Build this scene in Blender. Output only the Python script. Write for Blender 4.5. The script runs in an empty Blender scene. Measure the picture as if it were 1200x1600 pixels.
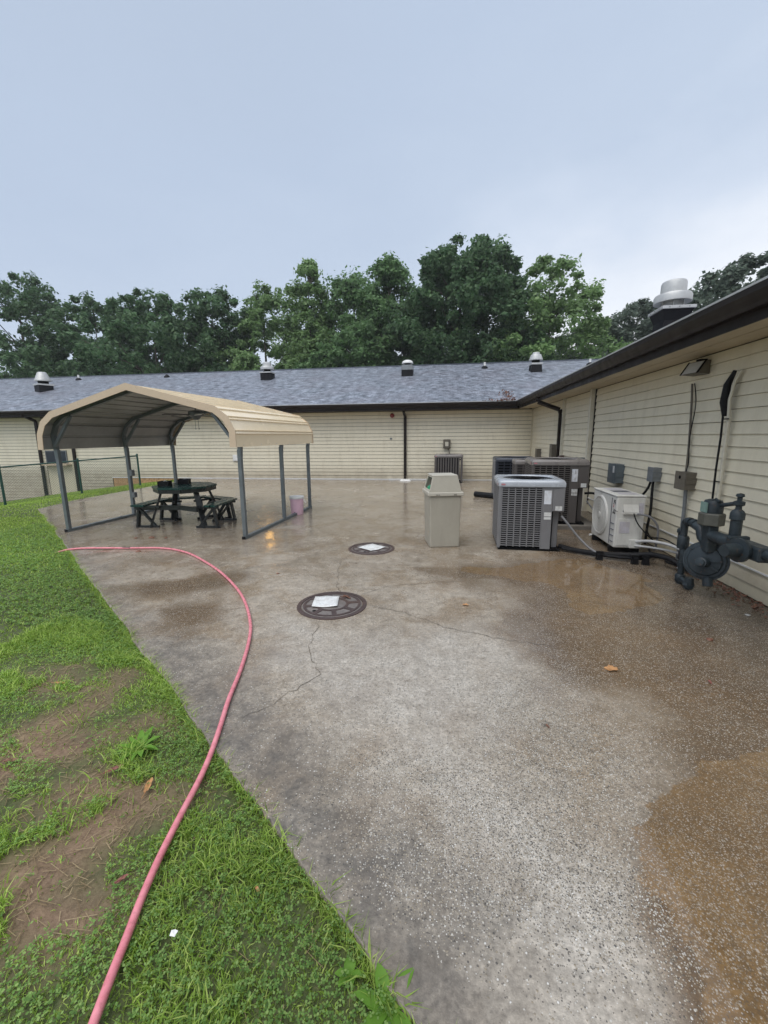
import bpy, bmesh, math, random
import numpy as np
from mathutils import Matrix, Vector
R = math.radians
scene = bpy.context.scene
COL = scene.collection

# ------------------------------------------------------------------ camera
PITCH, ROLL, YAW, EYE = R(10.43), R(0.5), R(8.4), 1.65
fw = Vector((0, math.cos(PITCH), -math.sin(PITCH)))
up0 = Vector((0, math.sin(PITCH), math.cos(PITCH)))
rt0 = Vector((1, 0, 0))
rt = rt0 * math.cos(ROLL) - up0 * math.sin(ROLL)
up = up0 * math.cos(ROLL) + rt0 * math.sin(ROLL)
Rz = Matrix.Rotation(YAW, 3, 'Z')
rt, up, fw = Rz @ rt, Rz @ up, Rz @ fw
cd = bpy.data.cameras.new('camera')
cam = bpy.data.objects.new('camera', cd)
COL.objects.link(cam)
m = Matrix((rt, up, -fw)).transposed().to_4x4()
m.translation = (0, 0, EYE)
cam.matrix_world = m
cd.sensor_fit = 'VERTICAL'; cd.sensor_height = 36.0
cd.lens = 36.0 * 645 / 1600
cd.clip_start = 0.05; cd.clip_end = 2000
scene.camera = cam

# ------------------------------------------------------------------ sky, sun, exposure
SUN_EL, SUN_AZ = R(66), R(204)          # azimuth measured clockwise from +Y
w = bpy.data.worlds.new('World'); scene.world = w; w.use_nodes = True
nt = w.node_tree; N = nt.nodes; L = nt.links; N.clear()
out = N.new('ShaderNodeOutputWorld')
tc = N.new('ShaderNodeTexCoord')
sky = N.new('ShaderNodeTexSky'); sky.sky_type = 'NISHITA'; sky.sun_disc = False
sky.sun_elevation = SUN_EL; sky.sun_rotation = SUN_AZ
sky.air_density = 1.0; sky.dust_density = 3.0; sky.ozone_density = 1.0
bg1 = N.new('ShaderNodeBackground'); bg1.inputs[1].default_value = 0.05
L.new(sky.outputs[0], bg1.inputs[0])
sep = N.new('ShaderNodeSeparateXYZ'); L.new(tc.outputs['Generated'], sep.inputs[0])
nz = N.new('ShaderNodeTexNoise'); nz.inputs['Scale'].default_value = 1.6; nz.inputs['Detail'].default_value = 5
nz.inputs['Roughness'].default_value = 0.55
mp = N.new('ShaderNodeMapping'); mp.inputs['Scale'].default_value = (1, 1, 2.2)
L.new(tc.outputs['Generated'], mp.inputs[0]); L.new(mp.outputs[0], nz.inputs[0])
ad = N.new('ShaderNodeMath'); ad.operation = 'MULTIPLY_ADD'       # z + (noise-.5)*k
ad.inputs[1].default_value = 0.50
L.new(nz.outputs[0], ad.inputs[0])
sb = N.new('ShaderNodeMath'); sb.operation = 'SUBTRACT'; sb.inputs[1].default_value = 0.25
L.new(sep.outputs[2], sb.inputs[0]); L.new(sb.outputs[0], ad.inputs[2])
# the cloud deck is thinner and brighter towards the right-hand side of the view
ax = N.new('ShaderNodeMath'); ax.operation = 'MULTIPLY_ADD'; ax.inputs[1].default_value = -0.30
L.new(sep.outputs[0], ax.inputs[0]); L.new(ad.outputs[0], ax.inputs[2])
cr = N.new('ShaderNodeValToRGB')
el = cr.color_ramp.elements
el[0].position = 0.04; el[0].color = (0.95, 0.96, 0.985, 1)
el[1].position = 0.85; el[1].color = (0.435, 0.515, 0.645, 1)
for p, c in ((0.18, (0.84, 0.875, 0.935, 1)), (0.32, (0.60, 0.675, 0.795, 1)), (0.44, (0.495, 0.58, 0.715, 1)), (0.6, (0.455, 0.54, 0.68, 1))):
    e = cr.color_ramp.elements.new(p); e.color = c
L.new(ax.outputs[0], cr.inputs[0])
bg2 = N.new('ShaderNodeBackground'); bg2.inputs[1].default_value = 0.64
L.new(cr.outputs[0], bg2.inputs[0])
mx = N.new('ShaderNodeMixShader'); mx.inputs[0].default_value = 0.93
L.new(bg1.outputs[0], mx.inputs[1]); L.new(bg2.outputs[0], mx.inputs[2])
L.new(mx.outputs[0], out.inputs[0])

sd = bpy.data.lights.new('sun', 'SUN'); sd.energy = 1.5; sd.angle = R(60); sd.color = (1.0, 0.97, 0.93)
so = bpy.data.objects.new('sun', sd); COL.objects.link(so)
sdir = Vector((math.sin(SUN_AZ) * math.cos(SUN_EL), math.cos(SUN_AZ) * math.cos(SUN_EL), math.sin(SUN_EL)))
so.rotation_euler = (-sdir).to_track_quat('-Z', 'Y').to_euler()
so.location = (0, 0, 20)

vs = scene.view_settings
vs.view_transform = 'Standard'; vs.look = 'None'; vs.gamma = 1.0; vs.use_curve_mapping = False
vs.exposure = 0.9

# ------------------------------------------------------------------ helpers
def tag(o, label=None, cat=None, group=None, kind=None):
    if label: o['label'] = label
    if cat: o['category'] = cat
    if group: o['group'] = group
    if kind: o['kind'] = kind
    return o

def thing(name, label, cat, loc=(0, 0, 0), rz=0.0, group=None):
    o = bpy.data.objects.new(name, None)
    o.empty_display_size = 0.2
    COL.objects.link(o)
    o.location = loc; o.rotation_euler = (0, 0, rz)
    o['_m'] = 0
    del o['_m']
    return tag(o, label, cat, group)

def pmat(o):
    m = Matrix.Identity(4)
    while o is not None:
        m = (Matrix.Translation(o.location) @ o.rotation_euler.to_matrix().to_4x4() @ Matrix.Diagonal((*o.scale, 1))) @ m
        o = o.parent
    return m

class MB:
    """collects shapes, then links them as ONE mesh object"""
    def __init__(s):
        s.v = []; s.f = []; s.mi = []; s.m = 0
    def add(s, vs, fs):
        b = len(s.v)
        s.v.extend([tuple(p) for p in vs])
        for f in fs:
            s.f.append(tuple(i + b for i in f)); s.mi.append(s.m)
        return s
    def box(s, x0, x1, y0, y1, z0, z1):
        return s.add([(x0, y0, z0), (x1, y0, z0), (x1, y1, z0), (x0, y1, z0), (x0, y0, z1), (x1, y0, z1), (x1, y1, z1), (x0, y1, z1)],
                     [(0, 3, 2, 1), (4, 5, 6, 7), (0, 1, 5, 4), (1, 2, 6, 5), (2, 3, 7, 6), (3, 0, 4, 7)])
    def bar(s, a, b, w, h, upv=(0, 0, 1)):
        a, b = Vector(a), Vector(b); d = (b - a).normalized(); u = Vector(upv)
        if abs(d.dot(u)) > 0.98: u = Vector((0, 1, 0))
        r = d.cross(u).normalized(); u = r.cross(d).normalized()
        r *= w / 2; u *= h / 2
        return s.add([a - r - u, a + r - u, a + r + u, a - r + u, b - r - u, b + r - u, b + r + u, b - r + u],
                     [(0, 1, 2, 3), (7, 6, 5, 4), (0, 4, 5, 1), (1, 5, 6, 2), (2, 6, 7, 3), (3, 7, 4, 0)])
    def tube(s, pts, r, n=8, caps=True, radii=None):
        pts = [Vector(p) for p in pts]
        k = len(pts); vsl = []; prev = None
        for i, p in enumerate(pts):
            d = (pts[min(i + 1, k - 1)] - pts[max(i - 1, 0)]).normalized()
            if prev is None:
                a = Vector((0, 0, 1)) if abs(d.z) < 0.9 else Vector((1, 0, 0))
                u = d.cross(a).normalized()
            else:
                u = (prev - d * prev.dot(d)).normalized()
            prev = u; v = d.cross(u)
            rr = radii[i] if radii else r
            for j in range(n):
                t = 2 * math.pi * j / n
                vsl.append(p + (u * math.cos(t) + v * math.sin(t)) * rr)
        fs = []
        for i in range(k - 1):
            for j in range(n):
                j2 = (j + 1) % n
                fs.append((i * n + j, i * n + j2, (i + 1) * n + j2, (i + 1) * n + j))
        if caps:
            fs.append(tuple(range(n - 1, -1, -1))); fs.append(tuple((k - 1) * n + j for j in range(n)))
        return s.add(vsl, fs)
    def lathe(s, prof, o=(0, 0, 0), axis=(0, 0, 1), n=20):
        """prof: (radius, height) pairs along the axis"""
        o = Vector(o); d = Vector(axis).normalized()
        a = Vector((0, 0, 1)) if abs(d.z) < 0.9 else Vector((1, 0, 0))
        u = d.cross(a).normalized(); v = d.cross(u)
        vsl = []; fs = []
        for (r, h) in prof:
            for j in range(n):
                t = 2 * math.pi * j / n
                vsl.append(o + d * h + (u * math.cos(t) + v * math.sin(t)) * max(r, 1e-4))
        k = len(prof)
        for i in range(k - 1):
            for j in range(n):
                j2 = (j + 1) % n
                fs.append((i * n + j, i * n + j2, (i + 1) * n + j2, (i + 1) * n + j))
        fs.append(tuple(range(n - 1, -1, -1))); fs.append(tuple((k - 1) * n + j for j in range(n)))
        return s.add(vsl, fs)
    def prism(s, poly, axis, a0, a1):
        """poly: 2D outline in the two other axes (in x,y,z order), extruded along axis from a0 to a1"""
        n = len(poly); vsl = []
        for a in (a0, a1):
            for (p, q) in poly:
                vsl.append((a, p, q) if axis == 'x' else (p, a, q) if axis == 'y' else (p, q, a))
        fs = [tuple(range(n)), tuple(range(2 * n - 1, n - 1, -1))]
        for i in range(n):
            j = (i + 1) % n
            fs.append((i, i + n, j + n, j))
        return s.add(vsl, fs)
    def frustum(s, b0, z0, b1, z1):
        """b = (x0,x1,y0,y1) rectangles at heights z0 and z1"""
        vsl = []
        for (x0, x1, y0, y1), z in ((b0, z0), (b1, z1)):
            vsl += [(x0, y0, z), (x1, y0, z), (x1, y1, z), (x0, y1, z)]
        return s.add(vsl, [(0, 3, 2, 1), (4, 5, 6, 7), (0, 1, 5, 4), (1, 2, 6, 5), (2, 3, 7, 6), (3, 0, 4, 7)])
    def mesh(s, name, mats):
        me = bpy.data.meshes.new(name)
        me.from_pydata(s.v, [], s.f)
        mats = mats if isinstance(mats, (list, tuple)) else [mats]
        for q in mats: me.materials.append(q)
        if len(mats) > 1: me.polygons.foreach_set('material_index', s.mi)
        bm = bmesh.new(); bm.from_mesh(me)
        bmesh.ops.recalc_face_normals(bm, faces=bm.faces)
        bm.to_mesh(me); bm.free()
        return me
    def build(s, name, mats, parent=None, world=False, smooth=None, bevel=0):
        if world and parent is not None:
            mi = pmat(parent).inverted()
            s.v = [tuple(mi @ Vector(p)) for p in s.v]
        me = s.mesh(name, mats)
        o = bpy.data.objects.new(name, me); COL.objects.link(o)
        if parent is not None: o.parent = parent
        if smooth is not None:
            me.shade_smooth()
            if smooth < 179:
                try: me.set_sharp_from_angle(angle=R(smooth))
                except Exception: pass
        if bevel:
            b = o.modifiers.new('bevel', 'BEVEL'); b.width = bevel; b.segments = 2; b.limit_method = 'ANGLE'; b.angle_limit = R(40)
        return o

def copy_tree(o, parent=None):
    c = o.copy(); COL.objects.link(c); c.parent = parent
    for ch in list(o.children): copy_tree(ch, c)
    return c

def mesh_np(name, V, F4=None, F3=None, mat=None, mats=None):
    me = bpy.data.meshes.new(name)
    V = np.asarray(V, dtype=np.float32)
    me.vertices.add(len(V)); me.vertices.foreach_set('co', V.ravel())
    parts = []; starts = []; tot = 0; totals = []
    for F in (F4, F3):
        if F is None or len(F) == 0: continue
        F = np.asarray(F, dtype=np.int32); k = F.shape[1]
        parts.append(F.ravel()); starts.append(tot + np.arange(len(F)) * k); totals.append(np.full(len(F), k)); tot += F.size
    li = np.concatenate(parts).astype(np.int32)
    st = np.concatenate(starts).astype(np.int32)
    me.loops.add(len(li)); me.loops.foreach_set('vertex_index', li)
    me.polygons.add(len(st)); me.polygons.foreach_set('loop_start', st)
    try: me.polygons.foreach_set('loop_total', np.concatenate(totals).astype(np.int32))
    except Exception: pass
    me.update(calc_edges=True); me.validate()
    for q in (mats or [mat]):
        if q: me.materials.append(q)
    return me

# ------------------------------------------------------------------ materials
class NT:
    def __init__(s, name):
        s.mat = bpy.data.materials.new(name); s.mat.use_nodes = True
        s.t = s.mat.node_tree; s.n = s.t.nodes; s.l = s.t.links
        s.b = s.n['Principled BSDF']; s.out = s.n['Material Output']
        s.co = s.n.new('ShaderNodeTexCoord')
        s.pos = s.n.new('ShaderNodeNewGeometry')
    def noise(s, scale, detail=4, rough=0.55, src=None, stretch=None, dist=0):
        n = s.n.new('ShaderNodeTexNoise'); n.inputs['Scale'].default_value = scale
        n.inputs['Detail'].default_value = detail; n.inputs['Roughness'].default_value = rough
        n.inputs['Distortion'].default_value = dist
        src = src or s.pos.outputs['Position']
        if stretch:
            m = s.n.new('ShaderNodeMapping'); m.inputs['Scale'].default_value = stretch
            s.l.new(src, m.inputs[0]); src = m.outputs[0]
        s.l.new(src, n.inputs['Vector']); return n.outputs[0]
    def vor(s, scale, src=None, feature='F1'):
        n = s.n.new('ShaderNodeTexVoronoi'); n.inputs['Scale'].default_value = scale; n.feature = feature
        s.l.new(src or s.pos.outputs['Position'], n.inputs['Vector']); return n
    def ramp(s, fac, stops, interp='LINEAR'):
        n = s.n.new('ShaderNodeValToRGB'); n.color_ramp.interpolation = interp
        e = n.color_ramp.elements
        while len(e) < len(stops): e.new(0.5)
        for q, (p, c) in zip(e, stops):
            q.position = p; q.color = (c, c, c, 1) if isinstance(c, (int, float)) else (*c, 1)
        s.l.new(fac, n.inputs[0]); return n.outputs[0]
    def mix(s, fac, a, b, mode='MIX'):
        n = s.n.new('ShaderNodeMix'); n.data_type = 'RGBA'; n.blend_type = mode; n.clamp_factor = True
        for i, q in ((0, fac), (6, a), (7, b)):
            if hasattr(q, 'links'): s.l.new(q, n.inputs[i])
            elif i == 0: n.inputs[0].default_value = q
            else: n.inputs[i].default_value = (q, q, q, 1) if isinstance(q, (int, float)) else (*q, 1)
        return n.outputs[2]
    def math(s, op, a, b=0.0, c=None, clamp=False):
        n = s.n.new('ShaderNodeMath'); n.operation = op; n.use_clamp = clamp
        for i, q in enumerate((a, b) if c is None else (a, b, c)):
            if hasattr(q, 'links'): s.l.new(q, n.inputs[i])
            else: n.inputs[i].default_value = q
        return n.outputs[0]
    def attr(s, name):
        n = s.n.new('ShaderNodeAttribute'); n.attribute_name = name; return n.outputs['Fac']
    def bump(s, h, strength=0.3, dist=0.01, nrm=None):
        n = s.n.new('ShaderNodeBump'); n.inputs['Distance'].default_value = dist
        if hasattr(strength, 'links'): s.l.new(strength, n.inputs['Strength'])
        else: n.inputs['Strength'].default_value = strength
        s.l.new(h, n.inputs['Height'])
        if nrm: s.l.new(nrm, n.inputs['Normal'])
        return n.outputs[0]
    def set(s, **k):
        nm = {'color': 'Base Color', 'rough': 'Roughness', 'metal': 'Metallic', 'normal': 'Normal', 'spec': 'Specular IOR Level', 'coat': 'Coat Weight'}
        for a, q in k.items():
            i = s.b.inputs[nm[a]]
            if hasattr(q, 'links'): s.l.new(q, i)
            elif a == 'color': i.default_value = (*q, 1)
            else: i.default_value = q
        return s.mat

def lerp(c, k): return tuple(min(1, x * k) for x in c)

def paint(name, c, rough=0.45, metal=0.0, var=0.18, scale=6, grime=0.0, grimecol=(0.08, 0.06, 0.045), bump=0.0, bscale=60, spec=0.5, streak=False, coat=0.0):
    t = NT(name)
    n = t.noise(scale, 5, 0.6)
    col = t.ramp(n, [(0.3, lerp(c, 1 - var)), (0.7, lerp(c, 1 + var))])
    n2 = t.noise(scale * 9, 3, 0.6)
    col = t.mix(0.35, col, t.ramp(n2, [(0.35, lerp(c, 1 - var * 0.8)), (0.65, lerp(c, 1 + var * 0.8))]))
    if grime:
        g = t.noise(2.3, 7, 0.68, stretch=(2.5, 2.5, 0.5) if streak else None)
        col = t.mix(t.ramp(g, [(0.48, 0.0), (0.72, grime)]), col, grimecol)
    rn = t.ramp(t.noise(scale * 2.1, 4), [(0.3, max(0.03, rough - 0.1)), (0.7, min(1, rough + 0.12))])
    t.set(color=col, rough=rn, metal=metal, spec=spec, coat=coat)
    if bump:
        t.set(normal=t.bump(t.noise(bscale, 3), bump, 0.004))
    return t.mat

MT = {}
MT['cream'] = paint('cream_vinyl', (0.70, 0.645, 0.50), 0.40, var=0.05, scale=0.9, grime=0.25, grimecol=(0.42, 0.36, 0.25), streak=True)
def splash(mat, z0=0.05, z1=0.55):
    """mud splashed up the lowest boards"""
    t = mat.node_tree; b = t.nodes['Principled BSDF']; old = b.inputs['Base Color'].links[0].from_socket
    g = t.nodes.new('ShaderNodeNewGeometry'); sx = t.nodes.new('ShaderNodeSeparateXYZ'); t.links.new(g.outputs['Position'], sx.inputs[0])
    mr = t.nodes.new('ShaderNodeMapRange'); mr.inputs[1].default_value = z1; mr.inputs[2].default_value = z0
    t.links.new(sx.outputs[2], mr.inputs[0])
    n = t.nodes.new('ShaderNodeTexNoise'); n.inputs['Scale'].default_value = 3.5; n.inputs['Detail'].default_value = 8; n.inputs['Roughness'].default_value = .72
    t.links.new(g.outputs['Position'], n.inputs[0])
    mu = t.nodes.new('ShaderNodeMath'); mu.operation = 'MULTIPLY'; t.links.new(mr.outputs[0], mu.inputs[0]); t.links.new(n.outputs[0], mu.inputs[1])
    mx = t.nodes.new('ShaderNodeMix'); mx.data_type = 'RGBA'; t.links.new(mu.outputs[0], mx.inputs[0]); t.links.new(old, mx.inputs[6])
    mx.inputs[7].default_value = (0.20, 0.145, 0.085, 1); t.links.new(mx.outputs[2], b.inputs['Base Color'])
splash(MT['cream'])
MT['lap_shade'] = paint('lap_shade_backing', (0.085, 0.07, 0.05), 0.9, var=0.2, scale=4, spec=0.1)  # shade lines between siding boards, painted as a dark backing behind the gaps
MT['cream_trim'] = paint('cream_trim', (0.58, 0.52, 0.38), 0.45, var=0.06, scale=2, grime=0.25, grimecol=(0.22, 0.18, 0.12), streak=True)
MT['soffit'] = paint('soffit_tan', (0.50, 0.42, 0.29), 0.55, var=0.08, scale=2, grime=0.25, grimecol=(0.2, 0.15, 0.09))
MT['white'] = paint('white_paint', (0.72, 0.72, 0.70), 0.4, var=0.05, scale=8, grime=0.2)
MT['brown_metal'] = paint('dark_brown_metal', (0.016, 0.0115, 0.0095), 0.42, var=0.25, scale=3, grime=0.15, grimecol=(0.035, 0.03, 0.026), spec=0.2)
MT['tan_metal'] = paint('tan_metal', (0.86, 0.725, 0.515), 0.18, var=0.03, scale=1.5, grime=0.06, grimecol=(0.5, 0.39, 0.25))
MT['tan_trim'] = paint('tan_trim', (0.56, 0.44, 0.31), 0.34, var=0.06, scale=3)
MT['galv_sheet'] = paint('galvanised_sheet', (0.36, 0.36, 0.35), 0.42, metal=0.25, var=0.12, scale=2, grime=0.3, grimecol=(0.18, 0.17, 0.15))
MT['galv'] = paint('galvanised_tube', (0.155, 0.18, 0.19), 0.42, metal=0.35, var=0.2, scale=8, grime=0.3, grimecol=(0.08, 0.07, 0.06))
MT['vent'] = paint('vent_aluminium', (0.50, 0.505, 0.50), 0.45, metal=0.35, var=0.12, scale=4, grime=0.3, grimecol=(0.25, 0.23, 0.2))
MT['black'] = paint('black_rubber', (0.010, 0.010, 0.011), 0.5, var=0.3, scale=10, spec=0.15)
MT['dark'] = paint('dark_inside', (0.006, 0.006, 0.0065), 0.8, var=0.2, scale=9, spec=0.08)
MT['curb'] = paint('black_curb_flashing', (0.010, 0.010, 0.012), 0.6, var=0.25, scale=3, spec=0.2)
MT['table_green'] = paint('green_plastic', (0.008, 0.042, 0.036), 0.24, var=0.2, scale=7, grime=0.2, grimecol=(0.03, 0.05, 0.045))
MT['table_black'] = paint('black_plastic', (0.011, 0.014, 0.014), 0.35, var=0.25, scale=7)
MT['fence_green'] = paint('green_vinyl', (0.012, 0.060, 0.045), 0.35, var=0.2, scale=7)
MT['wire'] = paint('fence_wire', (0.10, 0.16, 0.13), 0.4, metal=0.2, var=0.2, scale=7)
MT['pink_bucket'] = paint('pink_plastic', (0.76, 0.50, 0.59), 0.4, var=0.06, scale=7, grime=0.15)
MT['bin'] = paint('beige_bin_plastic', (0.37, 0.345, 0.285), 0.46, var=0.06, scale=4, grime=0.22, grimecol=(0.2, 0.17, 0.13), streak=True)
MT['bin_light'] = paint('pale_bin_rim', (0.46, 0.435, 0.37), 0.42, var=0.06, scale=4)
MT['bag'] = paint('green_bag', (0.02, 0.26, 0.12), 0.25, var=0.3, scale=20)
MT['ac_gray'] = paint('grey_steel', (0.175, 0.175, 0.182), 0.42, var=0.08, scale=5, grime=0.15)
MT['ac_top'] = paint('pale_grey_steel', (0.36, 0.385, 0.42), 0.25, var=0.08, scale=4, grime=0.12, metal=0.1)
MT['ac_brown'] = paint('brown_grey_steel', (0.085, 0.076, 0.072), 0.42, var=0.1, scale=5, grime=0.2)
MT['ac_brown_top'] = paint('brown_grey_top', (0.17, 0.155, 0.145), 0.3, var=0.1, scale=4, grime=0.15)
MT['ac_navy'] = paint('navy_steel', (0.025, 0.030, 0.042), 0.35, var=0.12, scale=5)
MT['mini'] = paint('off_white_steel', (0.60, 0.59, 0.55), 0.42, var=0.05, scale=6, grime=0.32, grimecol=(0.25, 0.22, 0.17), streak=True)
MT['mini_dark'] = paint('grille_shade', (0.11, 0.11, 0.13), 0.5, var=0.15, scale=9)
MT['box_gray'] = paint('grey_electrical_box', (0.17, 0.185, 0.195), 0.45, metal=0.2, var=0.15, scale=12, grime=0.3)
MT['box_blue'] = paint('weathered_blue_grey_box', (0.105, 0.13, 0.145), 0.5, metal=0.2, var=0.25, scale=14, grime=0.4, grimecol=(0.28, 0.29, 0.28))
MT['box_brown'] = paint('weathered_brown_box', (0.12, 0.105, 0.08), 0.55, var=0.25, scale=14, grime=0.5)
def m_gas():
    t = NT('blue_grey_gas_paint')
    col = t.ramp(t.noise(7, 6, 0.65), [(0.3, (0.013, 0.020, 0.025)), (0.7, (0.031, 0.043, 0.050))])
    col = t.mix(t.ramp(t.noise(26, 7, 0.72), [(0.60, 0.0), (0.68, 0.8)]), col, (0.115, 0.062, 0.032))      # rust where the paint has gone
    col = t.mix(t.ramp(t.noise(40, 5, 0.7, stretch=(1, 1, .4)), [(0.64, 0.0), (0.72, 0.45)]), col, (0.11, 0.12, 0.118))   # chalky wear
    return t.set(color=col, rough=t.ramp(t.noise(18, 4), [(0.3, 0.28), (0.7, 0.6)]), spec=0.4, normal=t.bump(t.noise(50, 4), 0.25, 0.004))
MT['gas'] = m_gas()
MT['gas_tag'] = paint('pale_green_tag', (0.17, 0.26, 0.23), 0.45, var=0.3, scale=30)
MT['gas_cap'] = paint('olive_grey_iron', (0.085, 0.085, 0.07), 0.5, var=0.3, scale=15)
MT['conduit'] = paint('white_line_cover', (0.60, 0.565, 0.46), 0.45, var=0.1, scale=7, grime=0.35)
MT['pvc'] = paint('grey_white_pipe', (0.5, 0.5, 0.49), 0.45, var=0.12, scale=15, grime=0.3)
MT['red'] = paint('red_plastic', (0.20, 0.02, 0.018), 0.3, var=0.1)
MT['rust'] = paint('rusty_iron', (0.080, 0.055, 0.050), 0.5, metal=0.3, var=0.3, scale=14, grime=0.5, grimecol=(0.14, 0.07, 0.035), bump=0.25)
MT['rust_pale'] = paint('worn_iron', (0.19, 0.165, 0.15), 0.42, metal=0.25, var=0.3, scale=22, grime=0.4, grimecol=(0.10, 0.06, 0.04), bump=0.25)
MT['leaf_tan'] = paint('dead_leaf_tan', (0.42, 0.22, 0.09), 0.6, var=0.35, scale=40)
MT['leaf_brown'] = paint('dead_leaf_brown', (0.17, 0.075, 0.045), 0.6, var=0.4, scale=40)
MT['leaf_red'] = paint('dead_leaf_red', (0.24, 0.09, 0.07), 0.6, var=0.4, scale=40)
MT['bark'] = paint('bark', (0.10, 0.085, 0.07), 0.85, var=0.35, scale=8, bump=0.6, bscale=14)
MT['slate_glass'] = paint('dark_glass', (0.02, 0.028, 0.04), 0.12, var=0.1)
MT['badge'] = paint('red_badge', (0.42, 0.16, 0.18), 0.4, var=0.1)

def m_hose():
    t = NT('pink_hose')
    n = t.noise(25, 4)
    col = t.ramp(n, [(0.3, (0.60, 0.17, 0.205)), (0.7, (0.76, 0.28, 0.32))])
    d = t.ramp(t.noise(34, 8, 0.78), [(0.55, 0.0), (0.70, 0.7)])
    col = t.mix(d, col, (0.16, 0.07, 0.06))
    return t.set(color=col, rough=t.ramp(n, [(0.3, 0.2), (0.7, 0.42)]))
MT['hose'] = m_hose()

def m_print(name, base, ink, scale, amt):
    """a printed sheet: blocks of small type"""
    t = NT(name)
    n = t.n.new('ShaderNodeTexBrick'); n.inputs['Scale'].default_value = scale
    n.inputs['Color1'].default_value = (*ink, 1); n.inputs['Color2'].default_value = (*base, 1)
    n.inputs['Mortar'].default_value = (*base, 1); n.inputs['Mortar Size'].default_value = 0.03
    n.inputs['Bias'].default_value = 0.1; n.inputs['Row Height'].default_value = 0.12; n.inputs['Brick Width'].default_value = 0.33
    t.l.new(t.co.outputs['Object'], n.inputs['Vector'])
    g = t.ramp(t.noise(scale * 0.8, 2, src=t.co.outputs['Object']), [(0.40, 0.0), (0.50, amt)])
    col = t.mix(g, base, n.outputs['Color'])
    col = t.mix(t.ramp(t.noise(9, 6, 0.7), [(0.45, 0.0), (0.7, 0.45)]), col, (0.33, 0.28, 0.22))
    return t.set(color=col, rough=0.35)
MT['paper'] = m_print('wet_paper', (0.74, 0.75, 0.74), (0.22, 0.23, 0.25), 16, 0.8)
MT['sticker'] = m_print('label_print', (0.66, 0.69, 0.74), (0.09, 0.10, 0.13), 22, 0.9)
MT['sticker2'] = m_print('label_print_small', (0.62, 0.63, 0.62), (0.15, 0.15, 0.16), 40, 0.8)
MT['sticker3'] = m_print('label_print_faded', (0.52, 0.50, 0.54), (0.24, 0.22, 0.28), 22, 0.8)

def m_shingle():
    t = NT('asphalt_shingle')
    ob = t.co.outputs['Object']
    b = t.n.new('ShaderNodeTexBrick')
    b.offset = 0.37; b.offset_frequency = 2; b.squash = 1.0; b.inputs['Scale'].default_value = 1.0
    b.inputs['Brick Width'].default_value = 0.27; b.inputs['Row Height'].default_value = 0.142
    b.inputs['Mortar Size'].default_value = 0.010; b.inputs['Mortar Smooth'].default_value = 0.3; b.inputs['Bias'].default_value = 0.0
    b.inputs['Color1'].default_value = (0.045, 0.048, 0.060, 1); b.inputs['Color2'].default_value = (0.29, 0.315, 0.37, 1)
    b.inputs['Mortar'].default_value = (0.03, 0.03, 0.036, 1)
    t.l.new(ob, b.inputs['Vector'])
    n = t.noise(3.3, 6, 0.80, src=ob, stretch=(0.9, 1.0, 1))
    c2 = t.ramp(n, [(0.36, (0.030, 0.034, 0.044)), (0.46, (0.12, 0.134, 0.165)), (0.54, (0.28, 0.31, 0.37)), (0.66, (0.56, 0.60, 0.70))])
    col = t.mix(0.62, b.outputs['Color'], c2)
    n3 = t.noise(0.7, 4, src=ob)
    col = t.mix(t.ramp(n3, [(0.4, 0.0), (0.7, 0.4)]), col, (0.17, 0.15, 0.175))
    n4 = t.noise(120, 2)
    h = t.math('ADD', t.math('MULTIPLY', b.outputs['Fac'], -1.0), t.math('MULTIPLY', n, 0.9))
    t.set(color=col, rough=t.ramp(n, [(0.3, 0.45), (0.7, 0.20)]), normal=t.bump(t.math('ADD', h, t.math('MULTIPLY', n4, 0.3)), 0.7, 0.014), spec=0.5)
    return t.mat
MT['shingle'] = m_shingle()

def m_brickwall():
    t = NT('old_brick')
    n = t.noise(14, 5)
    col = t.ramp(n, [(0.3, (0.38, 0.22, 0.10)), (0.7, (0.60, 0.38, 0.19))])
    return t.set(color=col, rough=0.8, normal=t.bump(t.noise(60, 4), 0.4, 0.01))
MT['brick'] = m_brickwall()

def m_leaf(name, a, b, c, trans=0.35):
    t = NT(name)
    ri = t.pos.outputs['Random Per Island']
    col = t.ramp(ri, [(0.0, a), (0.55, b), (1.0, c)])
    big = t.ramp(t.noise(0.35, 3), [(0.3, 0.72), (0.7, 1.25)])
    col = t.mix(1.0, col, big, 'MULTIPLY')
    t.set(color=col, rough=0.55, spec=0.25)
    tr = t.n.new('ShaderNodeBsdfTranslucent'); t.l.new(col, tr.inputs[0])
    mx = t.n.new('ShaderNodeMixShader'); mx.inputs[0].default_value = trans
    t.l.new(t.b.outputs[0], mx.inputs[1]); t.l.new(tr.outputs[0], mx.inputs[2]); t.l.new(mx.outputs[0], t.out.inputs[0])
    return t.mat
MT['leaf_dark'] = m_leaf('leaf_dark', (0.055, 0.112, 0.05), (0.095, 0.175, 0.08), (0.145, 0.23, 0.112), 0.48)
MT['leaf_mid'] = m_leaf('leaf_mid', (0.085, 0.165, 0.066), (0.138, 0.245, 0.098), (0.19, 0.3, 0.135), 0.5)
MT['leaf_light'] = m_leaf('leaf_light', (0.125, 0.215, 0.078), (0.19, 0.305, 0.118), (0.255, 0.365, 0.16), 0.52)
MT['leaf_grey'] = m_leaf('leaf_grey', (0.085, 0.118, 0.088), (0.125, 0.165, 0.122), (0.165, 0.205, 0.155), 0.45)
MT['blade'] = m_leaf('grass_blade', (0.14, 0.215, 0.036), (0.33, 0.51, 0.080), (0.56, 0.68, 0.20), 0.42)
MT['clover'] = m_leaf('clover_leaf', (0.095, 0.185, 0.045), (0.20, 0.35, 0.085), (0.33, 0.47, 0.15), 0.42)
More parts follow.
